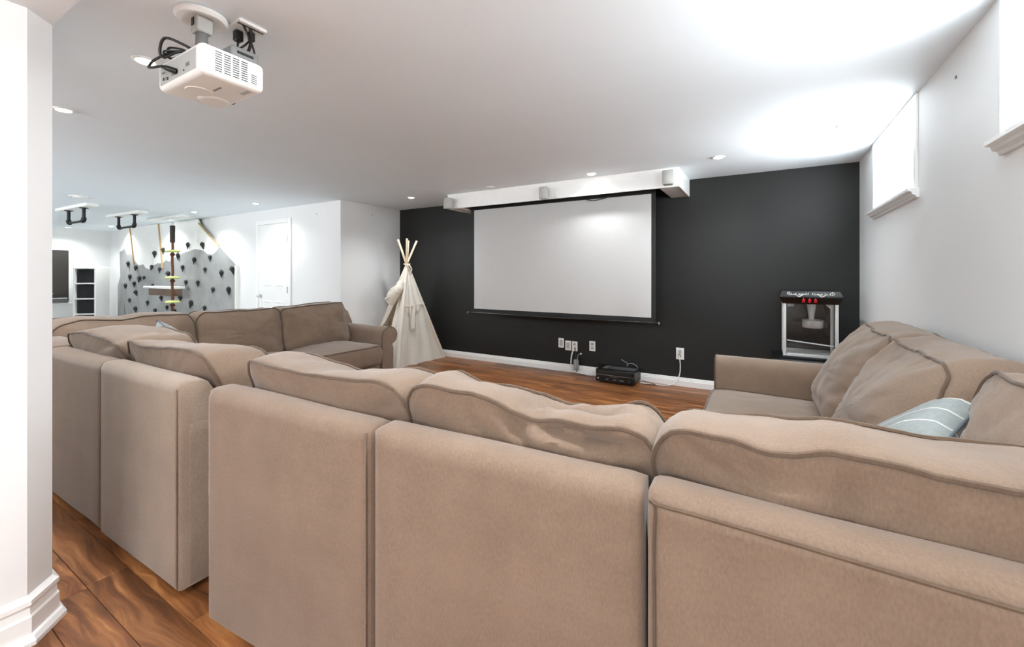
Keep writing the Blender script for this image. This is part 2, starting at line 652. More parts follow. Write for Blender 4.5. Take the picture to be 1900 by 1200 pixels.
fill_window_wall('wall_hall', FX - 0.12, -2.9, -1.12, -1.0, ADDED_HALL_WINDOWS, 4)
fill_window_wall('wall_rear', -2.9, RX + 0.3, -3.2, -3.0, ADDED_REAR_WINDOWS, 7)
# partition end at the left edge of the picture, with a chamfered corner
PX, PY0, CH = -2.107, 0.386, 0.0734
pp = [(-2.9, -3.0), (PX, -3.0), (PX, PY0), (PX - CH, PY0 + CH), (-2.9, PY0 + CH)]
struct(MB().prism(pp, 'z', -0.1, CZ).build('wall_partition', M['wall']))


def base_profile(h=0.115, d=0.016):
    return [(0, 0), (d, 0), (d, h * 0.62), (d * 0.72, h * 0.68), (d * 0.72, h * 0.78), (d * 0.45, h * 0.84), (d * 0.4, h * 0.95), (0, h)]


def run_profile(mb, path, pr, closed=False):
    """sweep a wall profile (distance out, height) along a floor path; outward is to the right of travel"""
    P = [Vector((p[0], p[1])) for p in path]
    n = len(pr)
    vs, fs = [], []
    for i, p in enumerate(P):
        d0 = (P[i] - P[i - 1]).normalized() if i > 0 else None
        d1 = (P[i + 1] - P[i]).normalized() if i < len(P) - 1 else None
        if d0 is None:
            d0 = d1
        if d1 is None:
            d1 = d0
        n0 = Vector((d0.y, -d0.x))
        n1 = Vector((d1.y, -d1.x))
        mm = (n0 + n1)
        mm = mm / max(0.2, mm.dot(n0))
        for (o, h) in pr:
            vs.append((p.x + mm.x * o, p.y + mm.y * o, h))
    for i in range(len(P) - 1):
        for j in range(n):
            j2 = (j + 1) % n
            fs.append((i * n + j, i * n + j2, (i + 1) * n + j2, (i + 1) * n + j))
    fs.append(tuple(range(n)))
    fs.append(tuple((len(P) - 1) * n + j for j in range(n - 1, -1, -1)))
    mb.add(vs, fs)
    return mb


struct(run_profile(MB(), [(LX, BY), (RX, BY)], base_profile(0.094, 0.016)).build('baseboard_back', M['trim']))
struct(run_profile(MB(), [(RX, BY - 0.016), (RX, -3.0)], base_profile(0.094)).build('baseboard_right', M['trim']))
struct(run_profile(MB(), [(LX, DY), (LX, BY - 0.016)], base_profile(0.094)).build('baseboard_left', M['trim']))
struct(run_profile(MB(), [(PX, -2.95), (PX, PY0), (PX - CH, PY0 + CH), (-2.75, PY0 + CH)],
                   [(0, 0), (0.034, 0), (0.034, 0.014), (0.026, 0.03), (0.017, 0.034), (0.017, 0.088), (0.012, 0.095), (0.010, 0.118), (0.016, 0.128), (0.016, 0.142), (0.007, 0.150), (0, 0.157)]
                   ).build('baseboard_partition', M['trim']))
struct(run_profile(MB(), [(FX, DY), (-7.16, DY)], base_profile(0.094)).build('baseboard_alcove', M['trim']))
struct(run_profile(MB(), [(-6.13, DY), (LX - 0.1, DY)], base_profile(0.094)).build('baseboard_alcove', M['trim']))

# ------------------------------------------------------------------ windows (structure)
struct(MB().box(RX + 0.3, RX + 6, -8, 12, 1.3, 1.42).build('ground_outside', M['ground']))
for wi, (a, b) in enumerate(WINDOWS):  # the third window is added behind the camera to light the room
    root = bpy.data.objects.new('window_%d' % (wi + 1), None)
    col.objects.link(root)
    root.location = (RX, (a + b) / 2, WZ0)
    tag(root, kind='structure')
    h2 = (b - a) / 2
    H = WZ1 - WZ0
    # casing boards on the wall face (local: x out of wall is negative)
    cs = MB()
    for sy in (-1, 1):
        ya, yb = sorted((sy * h2, sy * (h2 + 0.045)))
        cs.rbox(-0.014, 0.0, ya, yb, -0.005, H + 0.042, 0.004, 1)
    cs.rbox(-0.014, 0.0, -h2, h2, H, H + 0.042, 0.004, 1)
    cs.build('casing', M['trim'], root)
    sl = MB()
    prf = [(0.0, -0.045), (-0.012, -0.045), (-0.016, -0.032), (-0.03, -0.026), (-0.034, -0.012), (-0.05, -0.008), (-0.05, 0.008), (0.06, 0.008), (0.06, 0.0), (0.0, 0.0)]
    sl.prism([(p[0], p[1]) for p in prf], 'y', -h2 - 0.055, h2 + 0.055)
    sl.build('sill', M['trim'], root)
    fr = MB()
    t = 0.035
    for sy in (-1, 1):
        ya, yb = sorted((sy * h2, sy * (h2 - t)))
        fr.box(0.06, 0.11, ya, yb, 0, H)
    fr.box(0.06, 0.11, -h2 + t, h2 - t, 0.008, t)
    fr.box(0.06, 0.11, -h2 + t, h2 - t, H - t, H)
    fr.build('window_frame', M['trim'], root)
    mu = MB()
    my = -h2 + 0.25 if wi == 0 else 0.0
    mu.box(0.065, 0.1, my - 0.016, my + 0.016, t, H - t)
    mu.build('mullion', M['trim'], root)
    MB().box(0.104, 0.107, -h2 + t, my - 0.016, t, H - t).build('pane', M['glass'], root)
    MB().box(0.084, 0.087, my + 0.016, h2 - t, t, H - t).build('pane', M['glass'], root)
    lt = MB()
    lt.rbox(0.05, 0.062, my - 0.010, my + 0.004, H * 0.28, H * 0.72, 0.003, 1)
    lt.build('window_latch', M['offw'], root)

# ------------------------------------------------------------------ door (structure)
door = bpy.data.objects.new('door_1', None)
col.objects.link(door)
door.location = (-7.05, DY, 0)
tag(door, kind='structure')
DW, DH = 0.805, 2.0
lf = MB()
lf.box(0, DW, -0.012, -0.002, 0.01, DH)
leaf = lf.build('door_leaf', M['trim'], door)


def arch_panel(x0, x1, z0, z1, arch, flip):
    """outline of a raised door panel; the top edge sweeps up towards the door centre"""
    pts = [(x0, z0), (x1, z0)]
    n = 10
    for i in range(n + 1):
        t = i / n
        x = lerp(x1, x0, t)
        u = t if flip else 1 - t
        s_ = 0.5 - 0.5 * math.cos(math.pi * min(1, max(0, u)))
        pts.append((x, z1 - arch + arch * s_))
    return pts


for (x0, x1, z0, z1, ar, fl_) in ((0.115, 0.355, 1.03, 1.82, 0.11, False), (0.455, 0.69, 1.03, 1.82, 0.11, True),
                                  (0.115, 0.355, 0.18, 0.80, 0, False), (0.455, 0.69, 0.18, 0.80, 0, True)):
    pts = arch_panel(x0, x1, z0, z1, ar, fl_)
    cx_, cz_ = (x0 + x1) / 2, (z0 + z1) / 2
    inner = [(cx_ + (p[0] - cx_) * (1 - 0.07 / (x1 - x0)), cz_ + (p[1] - cz_) * (1 - 0.07 / (z1 - z0))) for p in pts]
    mid = [(cx_ + (p[0] - cx_) * (1 - 0.03 / (x1 - x0)), cz_ + (p[1] - cz_) * (1 - 0.03 / (z1 - z0))) for p in pts]
    n = len(pts)
    mb = MB()
    vs = [(p[0], -0.012, p[1]) for p in pts] + [(p[0], -0.021, p[1]) for p in mid] + [(p[0], -0.0125, p[1]) for p in inner]
    fs = [(i, (i + 1) % n, n + (i + 1) % n, n + i) for i in range(n)] + [(n + i, n + (i + 1) % n, 2 * n + (i + 1) % n, 2 * n + i) for i in range(n)]
    fs.append(tuple(range(2 * n, 3 * n)))
    mb.add(vs, fs).build('panel', M['trim'], leaf)
cs = MB()
for xa, xb in ((-0.075, -0.005), (DW + 0.005, DW + 0.075)):
    cs.rbox(xa, xb, -0.024, 0, 0, DH + 0.078, 0.006, 1)
cs.rbox(-0.005, DW + 0.005, -0.024, 0, DH + 0.008, DH + 0.078, 0.006, 1)
cs.build('casing', M['trim'], door)
kn = MB()
kn.lathe([(0.03, -0.012), (0.03, -0.02), (0.011, -0.022), (0.011, -0.045), (0.026, -0.052), (0.03, -0.065), (0.02, -0.078), (0.002, -0.08)], (0.065, 0, 0.872), 16, 'y')
kn.build('door_knob', M['steel'], door, True)
for hz in (1.76, 0.98):
    MB().rbox(DW - 0.012, DW + 0.014, -0.03, -0.012, hz - 0.05, hz + 0.05, 0.003, 1).build('hinge', M['offw'], door)

# ------------------------------------------------------------------ soft furniture builders


def ring_outline(w, h, r, n):
    """closed outline of a rounded rectangle in the unit square (a,b), starting bottom-left, evenly spaced"""
    pts = []
    per = []
    ra, rb = r / w, r / h
    k = 6
    cs_ = [(1 - ra, rb, -90), (1 - ra, 1 - rb, 0), (ra, 1 - rb, 90), (ra, rb, 180)]
    for (cx_, cy_, a0) in cs_:
        for i in range(k + 1):
            a = R(a0 + 90 * i / k)
            pts.append((cx_ + ra * math.cos(a), cy_ + rb * math.sin(a)))
    m = len(pts)
    d = [0]
    for i in range(m):
        p, q = pts[i], pts[(i + 1) % m]
        d.append(d[-1] + math.hypot((q[0] - p[0]) * w, (q[1] - p[1]) * h))
    tot = d[-1]
    out = []
    for j in range(n):
        t = tot * j / n
        for i in range(m):
            if d[i] <= t <= d[i + 1]:
                u = (t - d[i]) / max(1e-9, d[i + 1] - d[i])
                p, q = pts[i], pts[(i + 1) % m]
                out.append((lerp(p[0], q[0], u), lerp(p[1], q[1], u)))
                break
    return out


def cushion(parent, name, mp, w, h, th, r=0.06, bulge=(0.35, 0.35), gus=0.018, n=128, seed=0, amp=0.008, wr=0.006, creases=(), mat=None, pipe_r=0.0056, gather=0.004, pmat=None, seam=True):
    """boxed cushion. mp(a,b,c)->xyz maps the unit box (c = thickness, bulges extrapolate c) to space"""
    ol = ring_outline(w, h, r, n)
    K, G = 14, 8
    rings = []
    for i in range(K):                       # face at c=0 from centre outwards
        k = (i + 0.35) / (K - 1 + 0.35)
        rings.append([(0.5 + (a - .5) * k, 0.5 + (b - .5) * k, -bulge[0] * (1 - k ** 2.4), k) for a, b in ol])
    for g in range(1, G):
        c_ = g / G
        s_ = gus * math.sin(math.pi * c_) ** 0.8
        rr = []
        for j, (a, b) in enumerate(ol):
            a2, b2 = ol[(j + 1) % n]
            a1, b1 = ol[j - 1]
            tx, ty = (a2 - a1) * w, (b2 - b1) * h
            L_ = math.hypot(tx, ty) or 1
            rr.append((a + ty / L_ * s_ / w, b - tx / L_ * s_ / h, c_, 1))
        rings.append(rr)
    for i in range(K - 1, -1, -1):
        k = (i + 0.35) / (K - 1 + 0.35)
        rings.append([(0.5 + (a - .5) * k, 0.5 + (b - .5) * k, 1 + bulge[1] * (1 - k ** 2.4), k) for a, b in ol])

    def place(a, b, c_, k, j):
        p = Vector(mp(a, b, c_))
        q = p * 5.0 + Vector((seed * 3.1, seed * 1.7, seed))
        d = mnoise.noise_vector(q) * amp + mnoise.noise_vector(q * 2.7) * amp * 0.45
        p = p + d
        if gather > 0:                       # small gathers running out from the seams
            gk = math.exp(-((k - 0.93) / 0.09) ** 2)
            ww = mnoise.noise(Vector((j * 0.9, seed * 7.0, 0.3))) * gather * gk
            p = p + (Vector(mp(a, b, c_ + 0.05)) - Vector(mp(a, b, c_))).normalized() * ww
        if wr > 0:                           # soft folds running across the cover
            q = Vector((p.x * 2.2, p.y * 5.0, p.z * 7.0)) * 1.25 + Vector((seed * 2.3, seed * 0.7, seed * 1.1))
            rg_ = (1 - abs(mnoise.noise(q))) ** 7
            q2 = q * 2.1 + Vector((5, 1, 2))
            rg_ += 0.6 * (1 - abs(mnoise.noise(q2))) ** 8
            dv = Vector(mp(a, b, c_ + 0.05)) - Vector(mp(a, b, c_))
            if 0.02 < c_ < 0.98:
                dv = Vector((0, 0, 1))
            elif c_ < 0.5:
                dv = -dv
            p = p - dv.normalized() * rg_ * wr * (1 if k < 0.98 else 0.5)
        for (fn) in creases:
            p = fn(p)
        return p
    vs, fs = [], []
    for rg in rings:
        for j, (a, b, c_, k) in enumerate(rg):
            vs.append(place(a, b, c_, k, j))
    T = len(rings)
    for i in range(T - 1):
        for j in range(n):
            j2 = (j + 1) % n
            fs.append((i * n + j, i * n + j2, (i + 1) * n + j2, (i + 1) * n + j))
    fs.append(tuple(range(n - 1, -1, -1)))
    fs.append(tuple((T - 1) * n + j for j in range(n)))
    mb = MB()
    mb.add(vs, fs)
    o = mb.build(name, mat or M['sofa'], parent, True, angle=80)
    if seam:
        for idx in (K - 1, K + G - 2 + 1):
            pts = [vs[idx * n + j] for j in range(n)]
            cen = Vector((0, 0, 0))
            for p in pts:
                cen += p
            cen /= n
            pts = [p + (p - cen).normalized() * 0.003 for p in pts]
            MB().tube(pts, pipe_r, 6, True).build('piping', pmat or M['piping'], o, True)
    return o


def crease(p0, p1, width, depth, direction):
    p0, p1, dr = Vector(p0), Vector(p1), Vector(direction)

    def f(p):
        ab = p1 - p0
        t = max(0, min(1, (p - p0).dot(ab) / ab.length_squared))
        d = (p - (p0 + ab * t)).length
        k = math.exp(-(d / width) ** 2) * math.sin(math.pi * (0.12 + 0.76 * t))
        return p + dr * depth * k
    return f


def fold(p0, p1, width, depth, ymax=0.2):
    """fold pressed into the rear face of a back cushion along a line given in (x, z)"""
    a0, a1 = Vector(p0), Vector(p1)

    def f(p):
        if p.y > ymax:
            return p
        q = Vector((p.x, p.z))
        ab = a1 - a0
        t = max(0, min(1, (q - a0).dot(ab) / ab.length_squared))
        d = (q - (a0 + ab * t)).length
        k = math.exp(-(d / width) ** 2) * math.sin(math.pi * (0.15 + 0.7 * t)) * min(1, (ymax - p.y) / 0.05)
        return p + Vector((0, depth * k, -0.25 * depth * k))
    return f


def back_cushion(parent, W, x0, bprof, fprof, zb, yb, yf, seed, bulge=(0.22, 0.45), mat=None, r=0.07, creases=(), amp=0.008, gus=0.02, gather=0.005, wr=0.007):
    """x0: left end, W width; bprof/fprof: top height of back/front seam along a; yb,yf: (bottom, top) depth of back/front seam"""
    bp, fp = prof(bprof), prof(fprof)

    def mp(a, b, c_):
        zt = lerp(bp(a), fp(a), max(0, min(1, c_)))
        z = zb + (zt - zb) * b
        y0 = lerp(yb[0], yb[1], b)
        y1 = lerp(yf[0], yf[1], b)
        return (x0 + W * a, lerp(y0, y1, c_), z)
    H = max(v for _, v in bprof) - zb
    return cushion(parent, 'back_cushion', mp, W, H, 0.2, r, bulge, gus, seed=seed, creases=creases, mat=mat, amp=amp, gather=gather, wr=wr)


def seat_cushion(parent, x0, x1, y0, y1, z0, z1, seed, mat=None, crown=0.18):
    W, D = x1 - x0, y1 - y0

    def mp(a, b, c_):
        return (x0 + W * a, y0 + D * b, lerp(z0, z1, c_))
    return cushion(parent, 'seat_cushion', mp, W, D, z1 - z0, 0.06, (0.02, crown), 0.018, seed=seed, mat=mat, amp=0.005, n=80, gather=0.002, wr=0.003)


def back_panel(parent, W, zt=0.835, zt1=None, thick=0.09, base_t=0.2, mat=None, x0=0.0, seam=None):
    """upholstered sofa back; outer face at y=0, wedge thicker towards the seat"""
    zt1 = zt if zt1 is None else zt1
    pr = [(0.006, 0.03), (0.0, 0.05), (0.0, zt - 0.05), (0.004, zt - 0.03), (0.014, zt - 0.013), (0.03, zt - 0.003), (0.05, zt), (thick - 0.012, zt), (thick + 0.012, zt - 0.016), (base_t, 0.66), (base_t, 0.03)]
    n = len(pr)
    xs = [0, 0.010, 0.03] + [0.03 + (W - 0.06) * i / 10 for i in range(1, 10)] + [W - 0.03, W - 0.010, W]
    ins = [0.016, 0.005, 0] + [0] * 9 + [0, 0.005, 0.016]
    vs, fs = [], []
    for x, i_ in zip(xs, ins):
        for (y, z) in pr:
            yy_ = min(max(y, i_), base_t - i_) if base_t > 2 * i_ else y
            zz_ = min(z, zt - i_ * 0.6)
            nz = mnoise.noise(Vector((x * 3 + x0 * 5 + parent.location.x * 3, y * 4, z * 2.2))) * 0.004
            vs.append((x0 + x, yy_ + nz, zz_ + nz * 0.6 + (zt1 - zt) * x / W * zz_ / zt))
    for i in range(len(xs) - 1):
        for j in range(n):
            j2 = (j + 1) % n
            fs.append((i * n + j, i * n + j2, (i + 1) * n + j2, (i + 1) * n + j))
    fs.append(tuple(range(n - 1, -1, -1)))
    fs.append(tuple((len(xs) - 1) * n + j for j in range(n)))
    o = MB().add(vs, fs).build('back_panel', mat or M['sofa'], parent, True, angle=60)
    if seam == 'full':
        MB().tube(smooth_path([(x0 + 0.014, -0.001, 0.04), (x0 + 0.014, -0.001, 0.5), (x0 + 0.016, -0.001, zt - 0.048), (x0 + 0.045, -0.001, zt - 0.027), (x0 + W * 0.5, -0.001, (zt + zt1) / 2 - 0.027),
                               (x0 + W - 0.045, -0.001, zt1 - 0.027), (x0 + W - 0.016, -0.001, zt1 - 0.048), (x0 + W - 0.014, -0.001, 0.5), (x0 + W - 0.014, -0.001, 0.04)], 8), 0.0034, 6).build('piping', M['piping'], o, True)
    elif seam == 'side':
        MB().tube(smooth_path([(x0 + W - 0.012, 0.002, zt - 0.03), (x0 + W - 0.010, 0.0, zt - 0.2), (x0 + W - 0.010, 0.0, 0.04)], 8), 0.003, 6).build('piping', M['sofa'], o, True)
    return o


def base_frame(parent, x0, x1, y0, y1, mat=None):
    MB().rbox(x0, x1, y0, y1, 0.03, 0.30, 0.02, 2).build('base', mat or M['sofa'], parent, True)
    for fx in (x0 + 0.07, x1 - 0.07):
        for fy in (y0 + 0.1, y1 - 0.08):
            MB().lathe([(0.02, 0.0), (0.026, 0.04)], (fx, fy, 0), 10).build('foot', M['foot'], parent)


def roll_arm(parent, x_in, sgn, y0, y1, zt=0.665, mat=None):
    """rolled sofa arm; x_in: seat side, sgn: direction away from the seat (+1/-1)"""
    pts = [(0.0, 0.03), (0.0, zt - 0.12)]
    cx_, cz_, r = 0.107, zt - 0.095, 0.095
    for a in range(180, -76, -15):
        pts.append((cx_ + r * 1.12 * math.cos(R(a)), cz_ + r * math.sin(R(a))))
    pts += [(0.155, zt - 0.23), (0.15, 0.03)]
    pts = [(x_in + sgn * p[0], p[1]) for p in pts]
    mb = MB()
    n = len(pts)
    cxm = sum(p[0] for p in pts) / n
    czm = sum(p[1] for p in pts) / n
    vs, fs = [], []
    stations = [(y0, 0.93), (y0 + 0.012, 1.0), (lerp(y0, y1, .33), 1), (lerp(y0, y1, .66), 1), (y1 - 0.02, 1.0), (y1 - 0.006, 0.985), (y1, 0.95)]
    for (y, k) in stations:
        for p in pts:
            vs.append((cxm + (p[0] - cxm) * k, y, czm + (p[1] - czm) * k))
    for i in range(len(stations) - 1):
        for j in range(n):
            j2 = (j + 1) % n
            fs.append((i * n + j, i * n + j2, (i + 1) * n + j2, (i + 1) * n + j))
    fs.append(tuple(range(n - 1, -1, -1)))
    fs.append(tuple((len(stations) - 1) * n + j for j in range(n)))
    o = mb.add(vs, fs).build('arm', mat or M['sofa'], parent, True, angle=55)
    loop = [(cxm + (p[0] - cxm) * 0.99, y1 - 0.004, czm + (p[1] - czm) * 0.99) for p in pts]
    MB().tube(loop, 0.005, 6, True).build('piping', M['piping'], o, True)
    return o


# ------------------------------------------------------------------ sofas
GRP = 'modules of the taupe U shaped sectional sofa'
# near centre-left module C
rC = thing('sofa_section', 'armless sofa section in the near row just left of the one with the slumped cushion', 'sofa', (-1.673, 0.723, 0), R(4.0), GRP)
WC = 0.765
back_panel(rC, WC, 0.830, 0.815, seam='side')
base_frame(rC, 0.02, WC - 0.02, 0.16, 0.92)
seat_cushion(rC, -0.03, WC, 0.18, 0.95, 0.30, 0.48, 3)
flap = MB().rbox(-0.10, 0.005, 0.02, 0.17, 0.42, 0.66, 0.022, 3, shear=lambda a, b, c_: (a * (0.25 + 0.75 * max(0, 1 - abs(c_ - 0.53) / 0.14)) if a < 0 else a, b, c_))
flap.build('side_flap', M['sofa'], rC, True, angle=70)
back_cushion(rC, 0.755, 0.045, [(0, .925), (.1, .915), (.3, .902), (.6, .897), (.68, .896), (.85, .906), (.95, .895), (1, .873)],
             [(0, .90), (.2, .895), (.38, .878), (.52, .862), (.7, .885), (.82, .90), (.92, .89), (1, .87)], 0.44, (0.27, 0.095), (0.44, 0.32), 11, gus=0.022,
             creases=(fold((0.66, 0.86), (0.76, 0.83), 0.014, 0.020), fold((0.62, 0.835), (0.74, 0.80), 0.014, 0.014), fold((0.30, 0.88), (0.42, 0.83), 0.02, 0.010)))
# near centre module A
rA = thing('sofa_section', 'near centre sofa section whose back cushion is slumped and creased at its right end', 'sofa', (-0.885, 0.765, 0), R(6.3), GRP)
WA = 0.684
back_panel(rA, WA, 0.824, 0.806)
base_frame(rA, 0.05, WA - 0.02, 0.16, 0.92)
seat_cushion(rA, 0.045, WA, 0.18, 0.95, 0.30, 0.48, 5)
back_cushion(rA, 0.69, 0.018, [(0, .90), (.06, .914), (.12, .918), (.28, .912), (.4, .90), (.5, .88), (.56, .868), (.64, .878), (.78, .876), (.88, .884), (.95, .876), (1, .85)],
             [(0, .915), (.06, .918), (.15, .893), (.22, .88), (.35, .88), (.5, .868), (.62, .845), (.7, .862), (.8, .875), (.9, .884), (1, .865)], 0.44, (0.26, 0.10), (0.42, 0.325), 23, gus=0.022,
             creases=(fold((0.335, 0.875), (0.40, 0.80), 0.016, 0.030),
                      fold((0.385, 0.862), (0.66, 0.835), 0.018, 0.040),
                      fold((0.42, 0.835), (0.66, 0.80), 0.018, -0.016),
                      fold((0.54, 0.818), (0.67, 0.785), 0.012, 0.022),
                      fold((0.22, 0.86), (0.30, 0.80), 0.02, 0.012),
                      crease((0.36, 0.27, 0.88), (0.62, 0.20, 0.89), 0.028, 0.048, (0, 0, -1)),
                      crease((0.48, 0.33, 0.875), (0.69, 0.27, 0.88), 0.020, 0.038, (0, 0, -1)),
                      crease((0.37, 0.16, 0.88), (0.40, 0.31, 0.88), 0.018, 0.036, (0, 0, -1))), wr=0.010)
# near right corner module B (wraps the corner of the room)
rB = thing('sofa_section', 'nearest corner section of the sofa at lower right with a plump back cushion', 'sofa', (-0.195, 0.83, 0), R(1.2), GRP)
WB = 0.90
back_panel(rB, WB, 0.815, 0.788, seam='full')
base_frame(rB, 0.02, WB - 0.02, 0.16, 0.88)
seat_cushion(rB, 0.0, WB - 0.2, 0.2, 0.90, 0.30, 0.48, 8)
back_cushion(rB, 0.80, -0.005, [(0, .894), (.05, .906), (.12, .909), (.18, .906), (.26, .893), (.31, .896), (.38, .91), (.48, .906), (.56, .896), (.64, .895), (.75, .90), (1, .89)],
             [(0, .87), (.06, .88), (.14, .872), (.28, .885), (.42, .898), (.52, .896), (.62, .89), (.75, .895), (1, .88)], 0.44, (0.26, 0.085), (0.46, 0.345), 31, gus=0.026, amp=0.009, r=0.08,
             creases=(fold((0.05, 0.875), (0.16, 0.82), 0.016, 0.018), fold((0.18, 0.87), (0.20, 0.80), 0.014, 0.014), fold((0.33, 0.88), (0.32, 0.80), 0.013, 0.018), fold((0.42, 0.88), (0.43, 0.81), 0.012, 0.012), fold((0.10, 0.85), (0.26, 0.845), 0.014, 0.010)))
sd = MB().rbox(WB - 0.20, WB, 0.19, 0.90, 0.03, 0.81, 0.025, 3).build('side_back_panel', M['sofa'], rB, True)
# its second cushion leans on the right wall side
rot = Matrix.Rotation(R(90), 4, 'Z')


def side_cushion(parent, y_lo, y_hi, xb, xf, zb, zt, seed, bulge=(0.2, 0.5), creases=(), r=0.08, amp=0.011):
    """cushion leaning on a back at +x: a runs along y, c from the back (x=xb) to the front (x=xf)"""
    tp = prof(zt)

    def mp(a, b, c_):
        z = zb + (tp(a) - 0.035 * max(0, min(1, 1 - c_)) - zb) * b
        x = lerp(lerp(xb[0], xb[1], b), lerp(xf[0], xf[1], b), c_)
        return (x, lerp(y_lo, y_hi, a), z)
    return cushion(parent, 'back_cushion', mp, y_hi - y_lo, zt[1][1] - zb, 0.22, r, bulge, 0.028, seed=seed, amp=amp, creases=creases, gather=0.009, wr=0.011)


side_cushion(rB, 0.08, 0.79, (0.80, 0.875), (0.60, 0.72), 0.45, [(0, .955), (.5, .97), (1, .965)], 41)
# left row module D (next to the gap) and E beyond it
rD = thing('sofa_section', 'left armless sofa section with pale worn back, its side showing beside the gap', 'sofa', (-2.66, 0.71, 0), R(1.0), GRP)
back_panel(rD, 0.77, 0.82, mat=M['sofa2'], seam='side')
base_frame(rD, 0.02, 0.765, 0.10, 0.90, mat=M['sofa2'])
MB().rbox(0.735, 0.772, 0.03, 0.5, 0.03, 0.66, 0.014, 2).build('side_panel', M['sofa2'], rD, True)
seat_cushion(rD, 0, 0.79, 0.18, 0.95, 0.30, 0.50, 13, M['sofa'])
back_cushion(rD, 0.80, -0.02, [(0, .87), (.05, .896), (.25, .893), (.45, .896), (.65, .902), (.82, .906), (.95, .893), (1, .868)],
             [(0, .84), (.2, .86), (.45, .862), (.65, .872), (.85, .89), (1, .87)], 0.44, (0.27, 0.10), (0.44, 0.34), 17, gus=0.024)
rE = thing('sofa_section', 'armless sofa section with its back to camera, half hidden by the white partition', 'sofa', (-3.435, 0.702, 0), R(1.0), GRP)
back_panel(rE, 0.765, 0.815)
base_frame(rE, 0.02, 0.745, 0.16, 0.90)
seat_cushion(rE, 0, 0.765, 0.18, 0.95, 0.30, 0.48, 15)
back_cushion(rE, 0.80, -0.03, [(0, .87), (.06, .89), (.4, .902), (.7, .892), (.92, .875), (1, .85)], [(0, .85), (.3, .90), (.6, .91), (1, .89)], 0.44, (0.27, 0.08), (0.46, 0.38), 19, gus=0.03,
             creases=(crease((0.45, 0.28, 0.91), (0.72, 0.30, 0.90), 0.03, 0.02, (0, 0, -1)),))
# far-left corner module F, turned to face the right: local x runs towards -Y
rF = thing('sofa_section', 'left corner section of the sofa behind the white partition, below the cube shelf', 'sofa', (-4.40, 1.66, 0), R(-90), GRP)
back_panel(rF, 0.95, 0.82)
base_frame(rF, 0.02, 0.93, 0.16, 0.93)
seat_cushion(rF, 0.0, 0.75, 0.2, 0.95, 0.30, 0.48, 21)
MB().rbox(0.76, 0.95, 0.19, 0.94, 0.03, 0.815, 0.025, 3).build('side_back_panel', M['sofa'], rF, True)
back_cushion(rF, 0.82, 0.0, [(0, .86), (.06, .90), (.4, .905), (.55, .89), (.8, .91), (.95, .905), (1, .87)], [(0, .86), (.06, .895), (.4, .90), (.55, .885), (.8, .905), (1, .87)], 0.46, (0.22, 0.12), (0.46, 0.36), 43, gus=0.02)
# left sofa G
rG = thing('sofa_section', 'left two cushion sofa with one rolled arm beside the canvas teepee', 'sofa', (-4.40, 3.36, 0), R(-90), GRP)
back_panel(rG, 1.68, 0.80)
base_frame(rG, 0.06, 1.67, 0.16, 0.90)
roll_arm(rG, 0.215, -1, 0.02, 0.93, 0.655)
seat_cushion(rG, 0.225, 0.955, 0.2, 0.96, 0.29, 0.475, 25, crown=0.2)
seat_cushion(rG, 0.96, 1.69, 0.2, 0.96, 0.29, 0.475, 27, crown=0.2)
back_cushion(rG, 0.76, 0.215, [(0, .72), (.05, .86), (.10, .905), (.3, .905), (.7, .893), (1, .885)], [(0, .70), (.05, .84), (.09, .905), (.3, .905), (.7, .893), (1, .88)], 0.475, (0.24, 0.17), (0.44, 0.36), 51, gus=0.008, bulge=(0.2, 0.4), r=0.05)
back_cushion(rG, 0.70, 0.985, [(0, .875), (.08, .892), (.5, .888), (.9, .898), (1, .87)], [(0, .88), (.08, .892), (.5, .888), (.9, .898), (1, .87)], 0.475, (0.24, 0.17), (0.44, 0.36), 53, gus=0.01, bulge=(0.2, 0.4), r=0.05)
# right sofa H : local x runs towards +Y, local y towards -X
rH = thing('sofa_section', 'right sofa under the window with rolled arm and two puffy reclining back cushions', 'sofa', (0.715, 1.76, 0), R(90), GRP)
back_panel(rH, 1.50, 0.80)
base_frame(rH, 0.02, 1.46, 0.16, 0.93)
roll_arm(rH, 1.30, 1, 0.02, 1.0, 0.68)
seat_cushion(rH, 0.0, 0.64, 0.2, 1.0, 0.29, 0.48, 61, crown=0.15)
seat_cushion(rH, 0.645, 1.295, 0.2, 1.0, 0.29, 0.48, 63, crown=0.15)
hz = 0.475


def h_cushion(x0, W, seed, zt, cr=()):
    back_cushion(rH, W, x0, [(0, zt - .04), (.12, zt - .012), (.5, zt - 0.01), (.9, zt - .012), (1, zt - .05)], [(0, zt - .03), (.1, zt), (.5, zt - .01), (.92, zt), (1, zt - .04)], hz, (0.22, 0.03), (0.45, 0.24), seed,
                 bulge=(0.1, 0.5), r=0.09, creases=cr, amp=0.014, gus=0.03, gather=0.010, wr=0.010)


h_cushion(0.655, 0.68, 71, 0.945, (crease((0.72, 0.44, 0.80), (1.2, 0.50, 0.78), 0.03, 0.02, (0, -1, 0)), crease((0.70, 0.48, 0.68), (1.0, 0.52, 0.67), 0.03, 0.02, (0, -1, 0))))
h_cushion(-0.02, 0.69, 73, 0.95, (crease((0.0, 0.42, 0.80), (0.45, 0.48, 0.80), 0.025, 0.022, (0, -1, 0)), crease((0.02, 0.45, 0.70), (0.4, 0.5, 0.68), 0.03, 0.02, (0, -1, 0)), crease((0.02, 0.38, 0.88), (0.3, 0.40, 0.86), 0.02, 0.015, (0, -1, 0))))

# ------------------------------------------------------------------ throw pillows


